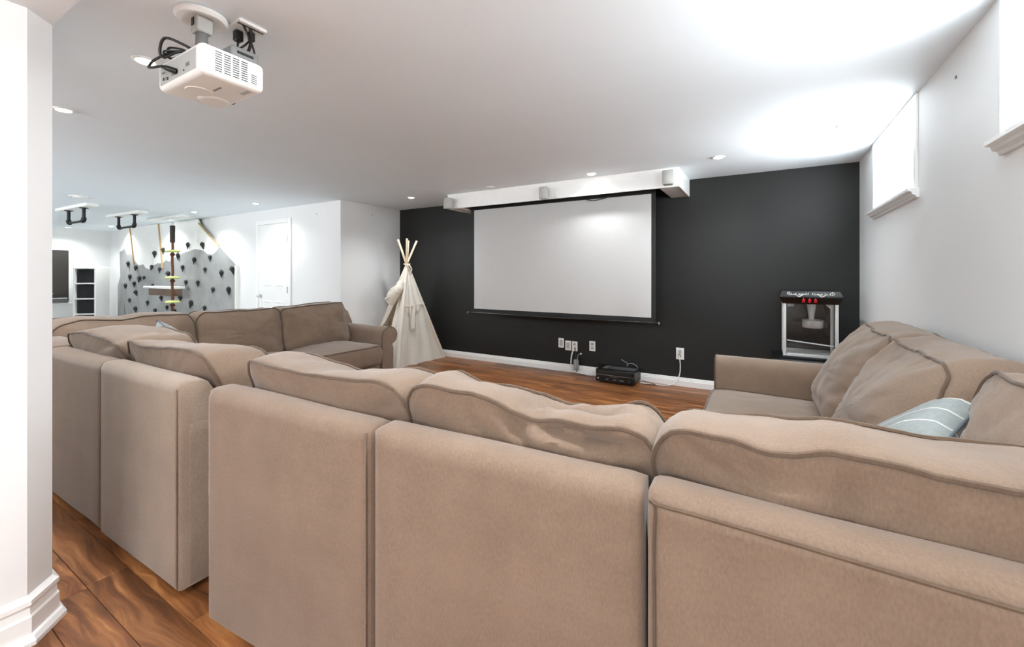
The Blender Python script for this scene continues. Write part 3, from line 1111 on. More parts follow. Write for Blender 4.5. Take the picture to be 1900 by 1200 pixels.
def throw_pillow(label, tip, ex, dn, s=0.44, t=0.075):
    """tip: upper corner; ex: along the upper edge; dn: down across the pillow"""
    root = thing('throw_pillow', label, 'pillow')
    ex = Vector(ex).normalized()
    dn = Vector(dn)
    dn = (dn - ex * dn.dot(ex)).normalized()
    zz = ex.cross(-dn)
    root.rotation_euler = Matrix((ex, -dn, zz)).transposed().to_euler()
    root.location = Vector(tip) + ex * s * 0.47 + dn * s * 0.47
    n = 22
    vs, fs = [], []
    for side in (1, -1):
        for i in range(n + 1):
            for j in range(n + 1):
                u, v = i / n * 2 - 1, j / n * 2 - 1
                pin = 1 - 0.09 * (1 - v * v) * (abs(u) ** 3)
                pin2 = 1 - 0.09 * (1 - u * u) * (abs(v) ** 3)
                h = t * ((1 - u ** 4) * (1 - v ** 4)) ** 0.55
                h += 0.004 * mnoise.noise(Vector((u * 3, v * 3, side)))* (1 - u ** 4) * (1 - v ** 4)
                vs.append((u * s / 2 * pin, v * s / 2 * pin2, side * h))
    q = (n + 1) ** 2
    for sd_ in (0, 1):
        for i in range(n):
            for j in range(n):
                a = sd_ * q + i * (n + 1) + j
                fs.append((a, a + 1, a + n + 2, a + n + 1))
    bm = bmesh.new()
    me = bpy.data.meshes.new('t')
    me.from_pydata(vs, [], fs)
    bm.from_mesh(me)
    bmesh.ops.remove_doubles(bm, verts=bm.verts[:], dist=0.0005)
    mb = MB()
    mb.from_bm(bm)
    mb.build('cover', M['stripe'], root, True, angle=85)
    edge = []
    for i in range(n):
        edge.append(vs[i * (n + 1)])
    for j in range(n):
        edge.append(vs[n * (n + 1) + j])
    for i in range(n, 0, -1):
        edge.append(vs[i * (n + 1) + n])
    for j in range(n, 0, -1):
        edge.append(vs[j])
    MB().tube(edge, 0.004, 6, True).build('seam', M['seam'], root, True)
    return root


throw_pillow('blue grey striped throw pillow standing on its corner in front of the right sofa cushions', (0.562, 1.775, 0.862), (-.49, -.86, -.16), (-.55, .57, -.66), 0.41, 0.070)
throw_pillow('pale blue striped throw pillow tucked behind the left near row of back cushions', (-3.70, 1.30, 0.885), (.925, .154, -.36), (-.34, .3, -.89), 0.42, 0.07)

# ------------------------------------------------------------------ projection screen and housing
hs = thing('screen_housing', 'long white boxed housing on the ceiling hiding the top of the projection screen', 'housing', (-2.1, 4.285, CZ))
HX0, HX1, HB, HD = -1.42, 1.40, -0.185, BY - 4.285
MB().rbox(HX0, HX1, 0, 0.018, HB, -0.001, 0.002, 1).build('front_board', M['trim'], hs)
for (xa, xb) in ((HX0, HX0 + 0.018), (HX1 - 0.018, HX1)):
    MB().rbox(xa, xb, 0.019, HD - 0.001, HB, -0.001, 0.002, 1).build('end_board', M['trim'], hs)
for (xa, xb) in ((HX0 + 0.019, HX0 + 0.17), (HX1 - 0.19, HX1 - 0.019)):
    MB().rbox(xa, xb, 0.019, HD - 0.001, HB + 0.004, HB + 0.016, 0.002, 1).build('bottom_board', M['trim'], hs)
MB().box(HX0, HX1, -0.008, -0.0005, -0.012, -0.001).build('top_bead', M['trim'], hs)

sc_ = thing('projection_screen', 'pulled down white projection screen with black borders on the dark wall', 'screen', (-2.136, 4.503, CZ))
SX0, SX1 = -1.173, 1.173
wx0, wx1 = -1.121, 1.128
zt_, zw1, zw0, zb_ = -0.165, -0.192, 0.772 - CZ, 0.722 - CZ
MB().rbox(-1.23, 1.21, -0.045, 0.045, -0.10, -0.012, 0.02, 3).build('roller_case', M['sblack'], sc_, True)


def wavy(x, z):
    k = max(0, 1 - (z - zw0) / 0.35)
    return 0.006 * k * math.sin(x * 9.0 + 1) * (1 if x > -0.2 else 0.25) + 0.004 * k * math.sin(x * 17) * (1 if x > -0.1 else 0.2)


def sheet(x0, x1, z0, z1, yo, nx=70, nz=24):
    mb = MB()
    vs = [(lerp(x0, x1, i / nx), yo + wavy(lerp(x0, x1, i / nx), lerp(z0, z1, j / nz)), lerp(z0, z1, j / nz)) for i in range(nx + 1) for j in range(nz + 1)]
    vs2 = [(v[0], v[1] + 0.0012, v[2]) for v in vs]
    fs = []
    q = len(vs)
    for i in range(nx):
        for j in range(nz):
            a = i * (nz + 1) + j
            fs.append((a, a + 1, a + nz + 2, a + nz + 1))
            fs.append((q + a, q + a + nz + 1, q + a + nz + 2, q + a + 1))
    mb.add(vs + vs2, fs)
    return mb


fab = sheet(SX0, SX1, zb_, -0.05, 0.0)
fab.build('border_cloth', M['sblack'], sc_, True)
sheet(wx0, wx1, zw0, zw1, -0.0022).build('white_cloth', M['screen'], sc_, True)
MB().tube([(-1.226, 0, zb_ - 0.006), (1.2, 0, zb_ - 0.006)], 0.011, 12).build('bottom_bar', M['bdark'], sc_, True)
for xx in (-1.232, 1.2):
    MB().tube([(xx, 0, zb_ - 0.006), (xx + 0.012, 0, zb_ - 0.006)], 0.014, 12).build('end_cap', M['grey'], sc_, True)
MB().tube(smooth_path([(0.42, -0.008, -0.19), (0.52, -0.03, -0.212), (0.63, -0.02, -0.197), (0.70, -0.008, -0.18)], 8), 0.004, 6).build('pull_cord', M['black'], sc_)


def speaker(label, x, z, rz, side):
    r_ = thing('satellite_speaker', label, 'speaker', (x, 4.285, z), 0, 'small white speakers on the screen housing')
    mb = MB()
    mb.rbox(-0.05, 0.05, -0.125, -0.035, -0.068, 0.068, 0.008, 2, shear=lambda a, b, c_: (a * (1 - (b + 0.125) * 1.6), b + c_ * 0.08, c_))
    mb.build('cabinet', M['offw'], r_, True).rotation_euler = (0, 0, rz)
    g = MB()
    g.rbox(-0.042, 0.042, -0.131, -0.124, -0.058, 0.058, 0.004, 1, shear=lambda a, b, c_: (a, b + c_ * 0.08, c_))
    g.build('grille', M['offw'], r_, True).rotation_euler = (0, 0, rz)
    b = MB()
    b.rbox(-0.02, 0.02, -0.045, 0.0003, -0.03, 0.03, 0.003, 1)
    b.build('bracket', M['black'] if side else M['offw'], r_)


speaker('small white speaker at the left end of the screen housing', -3.43, 2.115, R(-8), 0)
speaker('small white speaker at the middle of the screen housing on a black bracket', -2.115, 2.115, R(14), 1)
speaker('small white speaker at the right end of the screen housing beside the window', -0.80, 2.135, R(8), 0)

# ------------------------------------------------------------------ recessed lights
for (px, py, pz, f, lab) in POTS:
    t = thing('recessed_light', lab, 'light', (px, py, pz), 0, 'round recessed ceiling lights')
    rad = 0.075 if px == 0.50 else 0.052
    tr = MB()
    tr.lathe([(rad * 0.70, 0.001), (rad * 0.72, -0.004), (rad * 0.9, -0.007), (rad, -0.004), (rad, 0.0015)], (0, 0, -0.002), 28)
    tr.v = tr.v
    tr.build('trim_ring', M['plastic'], t, True)
    MB().lathe([(rad * 0.70, -0.002), (rad * 0.66, -0.0085), (rad * 0.3, -0.0115), (0.002, -0.012)], (0, 0, 0), 24).build('lamp', M['bulb'] if f > 0 else M['plastic'], t, True)

vent = thing('ceiling_vent', 'round white ceiling vent above the nearest pull up bar', 'vent', (-7.73, 1.89, CZ))
MB().lathe([(0.0, -0.001), (0.115, -0.001), (0.118, -0.008), (0.105, -0.018), (0.08, -0.014), (0.078, -0.006)], (0, 0, 0), 28).build('rim', M['trim'], vent, True)
MB().lathe([(0.07, -0.006), (0.07, -0.022), (0.05, -0.028), (0.002, -0.028)], (0, 0, 0), 24).build('damper', M['trim'], vent, True)

# ------------------------------------------------------------------ projector
PJX0, PJX1, PJY0, PJY1, PJZ0, PJZ1 = -2.046, -1.70, 0.717, 0.943, 1.938, 2.050
pj = thing('projector', 'white projector hanging upside down from the ceiling at upper left', 'projector', ((PJX0 + PJX1) / 2, (PJY0 + PJY1) / 2, CZ))
hx, hy = (PJX1 - PJX0) / 2, (PJY1 - PJY0) / 2
z0, z1 = PJZ0 - CZ, PJZ1 - CZ
bd = MB().rbox(-hx, hx, -hy, hy, z0, z1, 0.022, 4).build('body', M['plastic'], pj, True, angle=80)
# side with air vents (+x): slots as thin black bars, shade of the recesses put into colour
fr = MB()
fr.rbox(hx - 0.002, hx + 0.0025, -hy + 0.03, hy - 0.03, z0 + 0.016, z1 - 0.016, 0.002, 1)
fr.build('vent_plate', M['plastic'], pj)
for ci in range(4):
    y0_ = -hy + 0.046 + ci * 0.0295
    for ri in range(9):
        zz = z0 + 0.020 + ri * 0.0085
        MB().box(hx + 0.0015, hx + 0.0032, y0_, y0_ + 0.0235, zz, zz + 0.0042).build('vent_slot', M['black'], pj)
for ri in range(5):
    zz = z0 + 0.022 + ri * 0.0075
    MB().box(hx + 0.0005, hx + 0.0032, hy - 0.056, hy - 0.034, zz, zz + 0.0035).build('vent_slot', M['black'], pj)
# port face (-y)
MB().rbox(-hx + 0.03, hx - 0.03, -hy - 0.002, -hy + 0.003, z0 + 0.018, z1 - 0.02, 0.002, 1).build('port_plate', M['offw'], pj)
for (px_, pz_, w_, h_, m_) in ((-0.11, 0.035, 0.010, 0.012, 'black'), (-0.09, 0.033, 0.006, 0.014, 'grey'), (-0.075, 0.030, 0.008, 0.012, 'black'), (-0.112, 0.06, 0.022, 0.005, 'grey'),
                               (-0.03, 0.038, 0.024, 0.012, 'grey'), (0.0, 0.038, 0.012, 0.008, 'black'), (0.085, 0.045, 0.026, 0.013, 'grey'), (0.055, 0.03, 0.008, 0.006, 'black')):
    MB().rbox(px_ - w_ / 2, px_ + w_ / 2, -hy - 0.004, -hy - 0.0015, z0 + pz_ - h_ / 2, z0 + pz_ + h_ / 2, 0.001, 1).build('port', M[m_], pj)
# underside (its top cover): two shallow discs, badge and ribs
for (dx, dy, rr) in ((-0.02, -0.035, 0.045), (-0.075, 0.04, 0.055)):
    MB().lathe([(rr, 0.0), (rr * 0.96, -0.0025), (rr * 0.5, -0.003), (0.002, -0.003)], (dx, dy, z0), 24).build('cover_disc', M['plastic'], pj, True)
MB().rbox(0.035, 0.09, -0.012, -0.004, z0 - 0.003, z0, 0.001, 1).build('badge', M['grey'], pj)
MB().rbox(0.09, 0.15, 0.055, 0.075, z0 - 0.002, z0, 0.001, 1).build('badge', M['offw'], pj)
# lens on the far side (towards the screen)
MB().lathe([(0.045, hy - 0.005), (0.045, hy + 0.006), (0.038, hy + 0.008), (0.034, hy - 0.002), (0.002, hy + 0.004)], (-0.08, 0, (z0 + z1) / 2), 24, 'y').build('lens', M['bdark'], pj, True)
# mount
mt = MB()
mt.lathe([(0.052, 0.0), (0.075, 0.0), (0.087, -0.006), (0.089, -0.016), (0.080, -0.026), (0.062, -0.025), (0.052, -0.016)], (-0.033, -0.020, 0.0), 36)
mt.build('ceiling_ring', M['plastic'], pj, True)
MB().lathe([(0.052, -0.0035), (0.002, -0.003)], (-0.033, -0.020, 0.0), 24).build('ring_opening', M['black'], pj)  # black disc paints the shade inside the open ring
MB().rbox(-0.062, -0.004, -0.048, 0.008, -0.075, -0.004, 0.004, 1).build('swivel_bracket', M['offw'], pj)
MB().rbox(-0.05, -0.028, -0.0505, -0.0475, -0.05, -0.02, 0.002, 1).build('bracket_bolt', M['black'], pj)
MB().lathe([(0.020, -0.074), (0.022, -0.12), (0.020, z1 - 0.001)], (-0.033, -0.020, 0), 20).build('mount_pole', M['grey'], pj, True)
MB().rbox(-0.06, 0.03, -0.06, 0.03, z1 - 0.002, z1 + 0.008, 0.003, 1).build('mount_plate', M['black'], pj)
MB().rbox(0.055, 0.150, 0.0, 0.10, z1 + 0.001, z1 + 0.042, 0.004, 1).build('receiver_box', M['grey'], pj)
MB().rbox(0.149, 0.1515, 0.02, 0.08, z1 + 0.016, z1 + 0.026, 0.001, 1).build('receiver_slot', M['black'], pj)
cab = smooth_path([(0.02, -0.05, z1 + 0.014), (-0.02, -0.09, z1 + 0.045), (-0.06, -0.13, z1 + 0.06), (-0.09, -0.135, z1 + 0.02), (-0.08, -0.125, z1 - 0.005), (-0.02, -0.10, z1 + 0.012), (0.03, -0.05, z1 + 0.016)], 10)
MB().tube(cab, 0.005, 8).build('cable', M['black'], pj, True)
cab = smooth_path([(0.0, -0.06, z1 + 0.012), (-0.05, -0.10, z1 + 0.02), (-0.11, -0.14, z1 - 0.01), (-0.115, -0.16, z1 - 0.045), (-0.08, -0.165, z1 - 0.06), (-0.03, -0.15, z1 - 0.062), (0.0, -hy - 0.022, z0 + 0.040)], 10)
MB().tube(cab, 0.0045, 8).build('cable', M['black'], pj, True)
MB().tube([(-0.03, -0.15, z1 - 0.062), (-0.01, -0.14, z0 + 0.042), (0.0, -hy - 0.004, z0 + 0.038)], [0.006, 0.010, 0.011], 10).build('cable_plug', M['black'], pj, True)
MB().tube(smooth_path([(-0.09, -0.11, z1 + 0.01), (-0.05, -0.12, z1 + 0.025), (0.0, -0.09, z1 + 0.015), (-0.05, -0.09, z1 + 0.006), (-0.10, -0.10, z1 + 0.008), (-0.06, -0.13, z1 + 0.012), (0.01, -0.06, z1 + 0.02)], 8), 0.004, 6).build('cable', M['black'], pj, True)

op = thing('ceiling_outlet', 'white ceiling outlet plate with black plugs behind the projector mount', 'outlet', (-1.842, 0.945, CZ))
MB().rbox(-0.055, 0.055, -0.055, 0.055, -0.012, -0.0005, 0.003, 1).build('cover_plate', M['plastic'], op)
MB().box(0.03, 0.036, -0.05, 0.05, -0.014, -0.011).build('plate_slot', M['black'], op)
MB().rbox(-0.05, -0.02, -0.03, 0.0, -0.055, -0.011, 0.004, 1).build('adapter_plug', M['black'], op)
MB().rbox(-0.005, 0.012, 0.005, 0.03, -0.05, -0.011, 0.004, 1).build('adapter_plug', M['black'], op)
MB().tube(smooth_path([(-0.035, -0.015, -0.05), (-0.03, -0.018, -0.085), (-0.01, -0.005, -0.075), (0.0, 0.015, -0.045)], 8), 0.004, 6).build('cable', M['black'], op, True)
MB().tube(smooth_path([(0.03, 0.0, -0.012), (0.025, 0.005, -0.05), (0.03, -0.005, -0.10), (0.02, -0.02, -0.128)], 8), 0.006, 6).build('cable', M['black'], op, True)
MB().tube(smooth_path([(0.033, -0.03, -0.012), (0.02, -0.01, -0.03), (0.026, 0.01, -0.08), (0.03, 0.02, -0.125)], 8), 0.004, 6).build('cable', M['black'], op, True)

# ------------------------------------------------------------------ wall plates, receiver, cables
GP = 'white wall plates on the dark wall'


def wall_plate(label, x, z, style, w=0.076, h=0.12):
    t = thing('wall_plate', label, 'outlet', (x, BY, z), 0, GP)
    MB().rbox(-w / 2, w / 2, -0.007, -0.0005, -h / 2, h / 2, 0.003, 2).build('cover', M['plastic'], t)
    if style == 'blank':
        MB().rbox(-0.022, 0.022, -0.009, -0.006, -0.038, 0.038, 0.002, 1).build('insert', M['offw'], t)
    else:
        for s_ in (-1, 1):
            MB().rbox(-0.017, 0.017, -0.010, -0.006, s_ * 0.024 - 0.017, s_ * 0.024 + 0.017, 0.003, 1).build('socket', M['offw'], t)
            for k in (-1, 1):
                MB().box(k * 0.006 - 0.0012, k * 0.006 + 0.0012, -0.0106, -0.0098, s_ * 0.024 - 0.006, s_ * 0.024 + 0.005).build('slot', M['black'], t)
    return t


wall_plate('leftmost wall plate under the projection screen, set slightly higher', -2.212, 0.353, 'blank')
wall_plate('blank wall plate touching the plate with the white cable', -2.118, 0.327, 'blank')
t3 = wall_plate('wall plate with a white cable coming out under the projection screen', -2.03, 0.325, 'outlet')
wall_plate('lone wall plate above the black receiver', -1.80, 0.347, 'outlet')
t5 = wall_plate('rightmost wall plate with a plugged in white cord', -0.797, 0.352, 'outlet', 0.082, 0.128)

rc = thing('av_receiver', 'black audio receiver on the floor against the white baseboard', 'receiver', (-1.43, 4.765, 0))
rw, rd = 0.216, 0.135
MB().rbox(-rw, rw, -rd, rd, 0.018, 0.150, 0.004, 1).build('case', M['black'], rc)
MB().rbox(-rw - 0.001, rw + 0.001, -rd - 0.010, -rd + 0.001, 0.016, 0.150, 0.004, 1).build('front_panel', M['bdark'], rc)
MB().box(-rw + 0.004, rw - 0.004, -rd - 0.0125, -rd - 0.0095, 0.090, 0.094).build('front_trim', M['grey'], rc)
MB().rbox(-rw + 0.03, rw - 0.03, -rd - 0.0115, -rd - 0.0095, 0.104, 0.138, 0.001, 1).build('display', M['black'], rc)
for i in range(5):
    MB().lathe([(0.0045, -rd - 0.014), (0.0045, -rd - 0.009)], (-0.05 + i * 0.022, 0, 0.076), 8, 'y').build('button', M['grey'], rc)
MB().lathe([(0.024, -rd - 0.010), (0.022, -rd - 0.026), (0.002, -rd - 0.027)], (0.165, 0, 0.056), 20, 'y').build('volume_knob', M['black'], rc, True)
MB().lathe([(0.008, -rd - 0.012), (0.008, -rd - 0.009)], (-0.19, 0, 0.05), 10, 'y').build('power_button', M['offw'], rc)
for (a, b) in ((-0.10, -0.07), (-0.02, 0.02), (0.05, 0.10)):
    MB().box(a, b, -rd - 0.0118, -rd - 0.0098, 0.044, 0.050).build('jack', M['grey'], rc)
for i in range(16):
    MB().box(-0.09 + i * 0.0185, -0.081 + i * 0.0185, -0.07, 0.08, 0.150, 0.1515).build('vent_slot', M['grey'], rc)
MB().rbox(-0.17, -0.11, -0.07, 0.08, 0.1498, 0.1512, 0.001, 1).build('top_plate', M['grey'], rc)
for sx in (-1, 1):
    for sy in (-1, 1):
        MB().lathe([(0.018, 0), (0.018, 0.019)], (sx * 0.17, sy * 0.09, 0), 12).build('foot', M['black'], rc)

c1 = tag(MB().tube(smooth_path([(-2.03, BY - 0.012, 0.335), (-2.035, BY - 0.03, 0.29), (-2.06, BY - 0.035, 0.20), (-2.062, BY - 0.04, 0.09), (-2.03, BY - 0.05, 0.03), (-1.95, BY - 0.06, 0.010), (-1.80, BY - 0.07, 0.009), (-1.66, BY - 0.05, 0.009)], 10), 0.008, 8).build('white_cable', M['plastic'], None, True),
         'thick white cable hanging from a wall plate to the left of the receiver', 'cable')
c2 = tag(MB().tube(smooth_path([(-0.797, BY - 0.012, 0.36), (-0.795, BY - 0.035, 0.31), (-0.79, BY - 0.03, 0.22), (-0.80, BY - 0.035, 0.12), (-0.85, BY - 0.06, 0.03), (-0.95, BY - 0.10, 0.006), (-1.08, BY - 0.09, 0.006), (-1.20, BY - 0.12, 0.006)], 10), 0.0055, 8).build('white_cable', M['plastic'], None, True),
         'white power cord running from the rightmost wall plate along the floor', 'cable')
MB().rbox(-0.808, -0.786, BY - 0.045, BY - 0.010, 0.345, 0.378, 0.004, 1).build('plug', M['offw'], c2)
MB().tube(smooth_path([(-1.20, BY - 0.14, 0.006), (-1.12, BY - 0.16, 0.006), (-1.03, BY - 0.14, 0.01), (-1.10, BY - 0.10, 0.018), (-1.19, BY - 0.10, 0.03)], 8), 0.0035, 6).build('loop', M['black'], c2, True)
ad = thing('power_adapter', 'grey power adapter hanging on black leads beside the thick white cable', 'adapter', (-1.985, BY - 0.06, 0.10))
MB().rbox(-0.032, 0.028, -0.018, 0.018, -0.055, 0.075, 0.006, 2).build('brick', M['cgry2'], ad, True)
MB().rbox(-0.012, -0.002, -0.021, -0.017, -0.05, 0.07, 0.002, 1).build('rib', M['offw'], ad)
MB().tube(smooth_path([(-0.035, 0.035, 0.215), (-0.02, 0.02, 0.15), (-0.006, 0.0, 0.07)], 8), 0.004, 6).build('lead', M['black'], ad, True)
MB().tube(smooth_path([(0.012, 0, 0.073), (0.014, 0.004, 0.10), (0.018, 0.01, 0.13), (0.045, 0.03, 0.145)], 8), 0.004, 6).build('lead', M['cgry2'], ad, True)
MB().rbox(0.036, 0.058, 0.02, 0.044, 0.136, 0.152, 0.003, 1).build('plug', M['plastic'], ad)
MB().tube(smooth_path([(0.0, 0, -0.054), (0.01, 0.0, -0.085), (0.05, -0.01, -0.094), (0.12, -0.015, -0.095)], 8), 0.004, 6).build('lead', M['black'], ad, True)
tag(MB().tube(smooth_path([(-1.62, BY - 0.04, 0.02), (-1.70, BY - 0.06, 0.02), (-1.735, BY - 0.05, 0.09), (-1.70, BY - 0.045, 0.165), (-1.64, BY - 0.045, 0.17), (-1.58, BY - 0.06, 0.14)], 10), 0.0035, 6).build('black_cable', M['black'], None, True),
    'thin black cable looping beside the left end of the receiver', 'cable')
tag(MB().tube(smooth_path([(-1.44, BY - 0.022, 0.225), (-1.40, BY - 0.025, 0.205), (-1.37, BY - 0.02, 0.185), (-1.375, BY - 0.018, 0.14), (-1.36, BY - 0.02, 0.18), (-1.31, BY - 0.022, 0.19), (-1.26, BY - 0.022, 0.165), (-1.25, BY - 0.02, 0.12)], 8), 0.004, 6).build('black_cable', M['cgry2'], None, True),
    'thin grey cable rising from behind the receiver top', 'cable')

# ------------------------------------------------------------------ teepee
tp = thing('teepee', "child's natural canvas play teepee on wooden poles beside the dark wall", 'teepee', (-4.40, 4.40, 0))
O = Vector((-4.40, 4.40, 0))
Fc, Rc, Lc, Bc = [Vector(v) - O for v in ((-4.05, 3.92, 0), (-4.02, 4.80, 0), (-4.70, 3.95, 0), (-4.74, 4.78, 0))]
Ap = Vector((0.0, 0.04, 1.37))
for c_ in (Fc, Rc, Lc, Bc):
    d = Ap - c_
    q = Ap + d * 0.245 + Vector((random.uniform(-.012, .012), random.uniform(-.012, .012), random.uniform(-.02, .02)))
    off = Vector((-c_.x, -c_.y, 0)).normalized() * 0.018
    MB().tube([c_ + off, Ap + off * 0.3, q], 0.0155, 10).build('pole', M['pole'], tp, True)
TOP = 0.965     # canvas stops just below the crossing


def canvas_panel(name, A, B, s0, s1, t0=0.0, t1=TOP, sag=0.04, nx=16, nz=28, seed=0, inward=None, edge=None, mat=None):
    """canvas between two pole edges A-apex and B-apex; s spans across, t upward; edge(t)->(s0,s1)"""
    nrm = (B - A).cross(Ap - A).normalized()
    cen = Vector((0, 0, 0.4))
    if nrm.dot(A - cen) < 0:
        nrm = -nrm
    vs, vs2, fs = [], [], []
    for j in range(nz + 1):
        t = lerp(t0, t1, j / nz)
        e0, e1 = edge(t) if edge else (s0, s1)
        for i in range(nx + 1):
            s_ = lerp(e0, e1, i / nx)
            p = A.lerp(Ap, t).lerp(B.lerp(Ap, t), s_)
            k = math.sin(math.pi * max(0, min(1, s_))) * (1 - t)
            fold = 0.034 * mnoise.noise(Vector((s_ * 6.5 + seed, t * 1.6, seed * 2))) + 0.016 * mnoise.noise(Vector((s_ * 16 + seed, t * 3, seed)))
            low = max(0, 1 - t * 9) * 0.03 * mnoise.noise(Vector((s_ * 9, seed, 1.0)))
            p = p - nrm * sag * k + nrm * (fold + low) * (0.35 + 0.9 * (1 - t)) + nrm * 0.012
            p.z = max(0.004, p.z)
            vs.append(p)
            vs2.append(p - nrm * 0.003)
    q = len(vs)
    for j in range(nz):
        for i in range(nx):
            a = j * (nx + 1) + i
            fs.append((a, a + 1, a + nx + 2, a + nx + 1))
            fs.append((q + a, q + a + nx + 1, q + a + nx + 2, q + a + 1))
    return MB().add(vs + vs2, fs).build(name, mat or M['canvas'], tp, True, angle=85)


canvas_panel('canvas_side', Fc, Rc, 0, 1, seed=1, sag=0.035)
canvas_panel('canvas_side', Rc, Bc, 0, 1, seed=2)
canvas_panel('canvas_side', Bc, Lc, 0, 1, seed=3)
# front (opening) side: closed at the top, two flaps drawn to the poles
canvas_panel('canvas_front', Lc, Fc, 0, 1, 0.64, TOP, seed=4, sag=0.03, nz=12)
canvas_panel('door_flap', Lc, Fc, 0, 0.2, 0.0, 0.66, seed=5, sag=0.0, edge=lambda t: (0.0, 0.16 + 0.30 * max(0, t - 0.36) * 3))
canvas_panel('door_flap', Lc, Fc, 0.6, 1, 0.0, 0.66, seed=6, sag=0.02, edge=lambda t: (0.50 + 0.10 * math.sin(t * 4), 1.0))
# rolled bundle of the tied back flap
bl = MB()
pth = smooth_path([(-0.03, -0.215, 0.82), (-0.01, -0.235, 0.87), (0.02, -0.225, 0.94), (0.06, -0.19, 1.02), (0.06, -0.13, 1.10)], 10)
nn = len(pth)
bl.tube([Vector(p) + mnoise.noise_vector(Vector(p) * 18) * 0.020 for p in pth], [0.03 + 0.050 * math.sin(math.pi * (0.15 + 0.75 * i / nn)) ** 1.5 + 0.008 * mnoise.noise(Vector((i * 0.8, 0, 0))) for i in range(nn)], 14)
bl.build('rolled_flap', M['canvas'], tp, True)
MB().tube(smooth_path([(-0.09, -0.20, 0.93), (-0.06, -0.31, 0.88), (0.03, -0.31, 0.91), (0.09, -0.24, 0.94)], 8), 0.007, 6).build('tie', M['canvas'], tp, True)
# seam sleeve along the front pole and drape on the right side
MB().tube([Fc + Vector((0.012, -0.012, 0.01)), Fc.lerp(Ap, .5) + Vector((0.016, -0.016, 0)), Fc.lerp(Ap, .95) + Vector((0.006, -0.006, 0))], [0.030, 0.027, 0.022], 12).build('pole_sleeve', M['canvas'], tp, True)
MB().tube([Rc + Vector((0.008, 0.0, 0.01)), Rc.lerp(Ap, .95) + Vector((0.006, 0.0, 0))], [0.022, 0.018], 10).build('pole_sleeve', M['canvas'], tp, True)
dr = MB()
nzd = 14
vs, fs = [], []
for j in range(nzd + 1):
    t = j / nzd
    for i in range(7):
        s_ = i / 6
        ptop = Fc.lerp(Ap, 0.58).lerp(Rc.lerp(Ap, 0.58), 0.16 + 0.30 * s_)
        z = ptop.z - t * lerp(0.34, 0.30, s_)
        k = (ptop.z - z)
        vs.append((ptop.x + 0.060 + k * 0.16 + 0.012 * math.sin(s_ * 9 + t * 2), ptop.y - k * 0.10 * (1 - t * s_) - 0.02 * t, z))
for j in range(nzd):
    for i in range(6):
        a = j * 7 + i
        fs.append((a, a + 1, a + 8, a + 7))
q = len(vs)
vs2 = [(v[0] - 0.004, v[1], v[2]) for v in vs]
fs += [tuple(q + i for i in reversed(f)) for f in fs]
dr.add(vs + vs2, fs)
dr.build('hanging_drape', M['canvas'], tp, True)
MB().tube(smooth_path([Fc.lerp(Ap, 0.57) + Vector((0.045, -0.02, 0)), Fc.lerp(Ap, 0.575).lerp(Rc.lerp(Ap, 0.575), 0.3) + Vector((0.06, 0, -0.01)), Fc.lerp(Ap, 0.575).lerp(Rc.lerp(Ap, 0.575), 0.75) + Vector((0.03, 0, 0)), Rc.lerp(Ap, 0.57) + Vector((0.02, 0, 0))], 8), 0.008, 6).build('tie', M['canvas'], tp, True)
MB().tube(smooth_path([Ap + Vector((0.03, -0.03, -0.02)), Ap + Vector((0.05, 0.01, -0.01)), Ap + Vector((0.0, 0.04, 0.0)), Ap + Vector((-0.04, 0.0, 0.0)), Ap + Vector((0.0, -0.045, -0.01)), Ap + Vector((0.05, -0.01, -0.02)), Ap + Vector((0.075, 0.02, -0.08)), Ap + Vector((0.05, 0.01, -0.14)), Ap + Vector((0.045, -0.01, -0.06))], 8), 0.008, 6).build('tie', M['canvas'], tp, True)
MB().tube(smooth_path([Fc + Vector((-0.10, -0.03, 0.62)), Fc + Vector((-0.12, -0.05, 0.45)), Fc + Vector((-0.15, -0.04, 0.30)), Fc + Vector((-0.16, -0.035, 0.20))], 8), 0.004, 6).build('cord', M['black'], tp, True)

# ------------------------------------------------------------------ popcorn machine and stand
st = thing('machine_stand', 'low black cabinet in the right corner carrying the popcorn machine', 'cabinet', (0.325, 4.58, 0))
MB().rbox(-0.27, 0.27, -0.24, 0.24, 0.45, 0.487, 0.004, 1).build('top', M['bdark'], st)
MB().rbox(-0.25, 0.25, -0.22, 0.22, 0.06, 0.45, 0.004, 1).build('carcass', M['bdark'], st)
for sx in (-1, 1):
    MB().rbox(min(sx * 0.003, sx * 0.245), max(sx * 0.003, sx * 0.245), -0.236, -0.2205, 0.075, 0.44, 0.003, 1).build('door', M['bdark'], st)
    for sy in (-1, 1):
        MB().rbox(sx * 0.22 - 0.02, sx * 0.22 + 0.02, sy * 0.19 - 0.02, sy * 0.19 + 0.02, 0, 0.061, 0.003, 1).build('leg', M['bdark'], st)

pc = thing('popcorn_machine', 'black topped glass popcorn machine with red switches beside the right sofa', 'popcorn machine', (0.334, 4.60, 0.487))
hw, hd = 0.195, 0.165
MB().rbox(-hw - 0.008, hw + 0.008, -hd - 0.008, hd + 0.008, 0.0, 0.022, 0.004, 1).build('base', M['black'], pc)
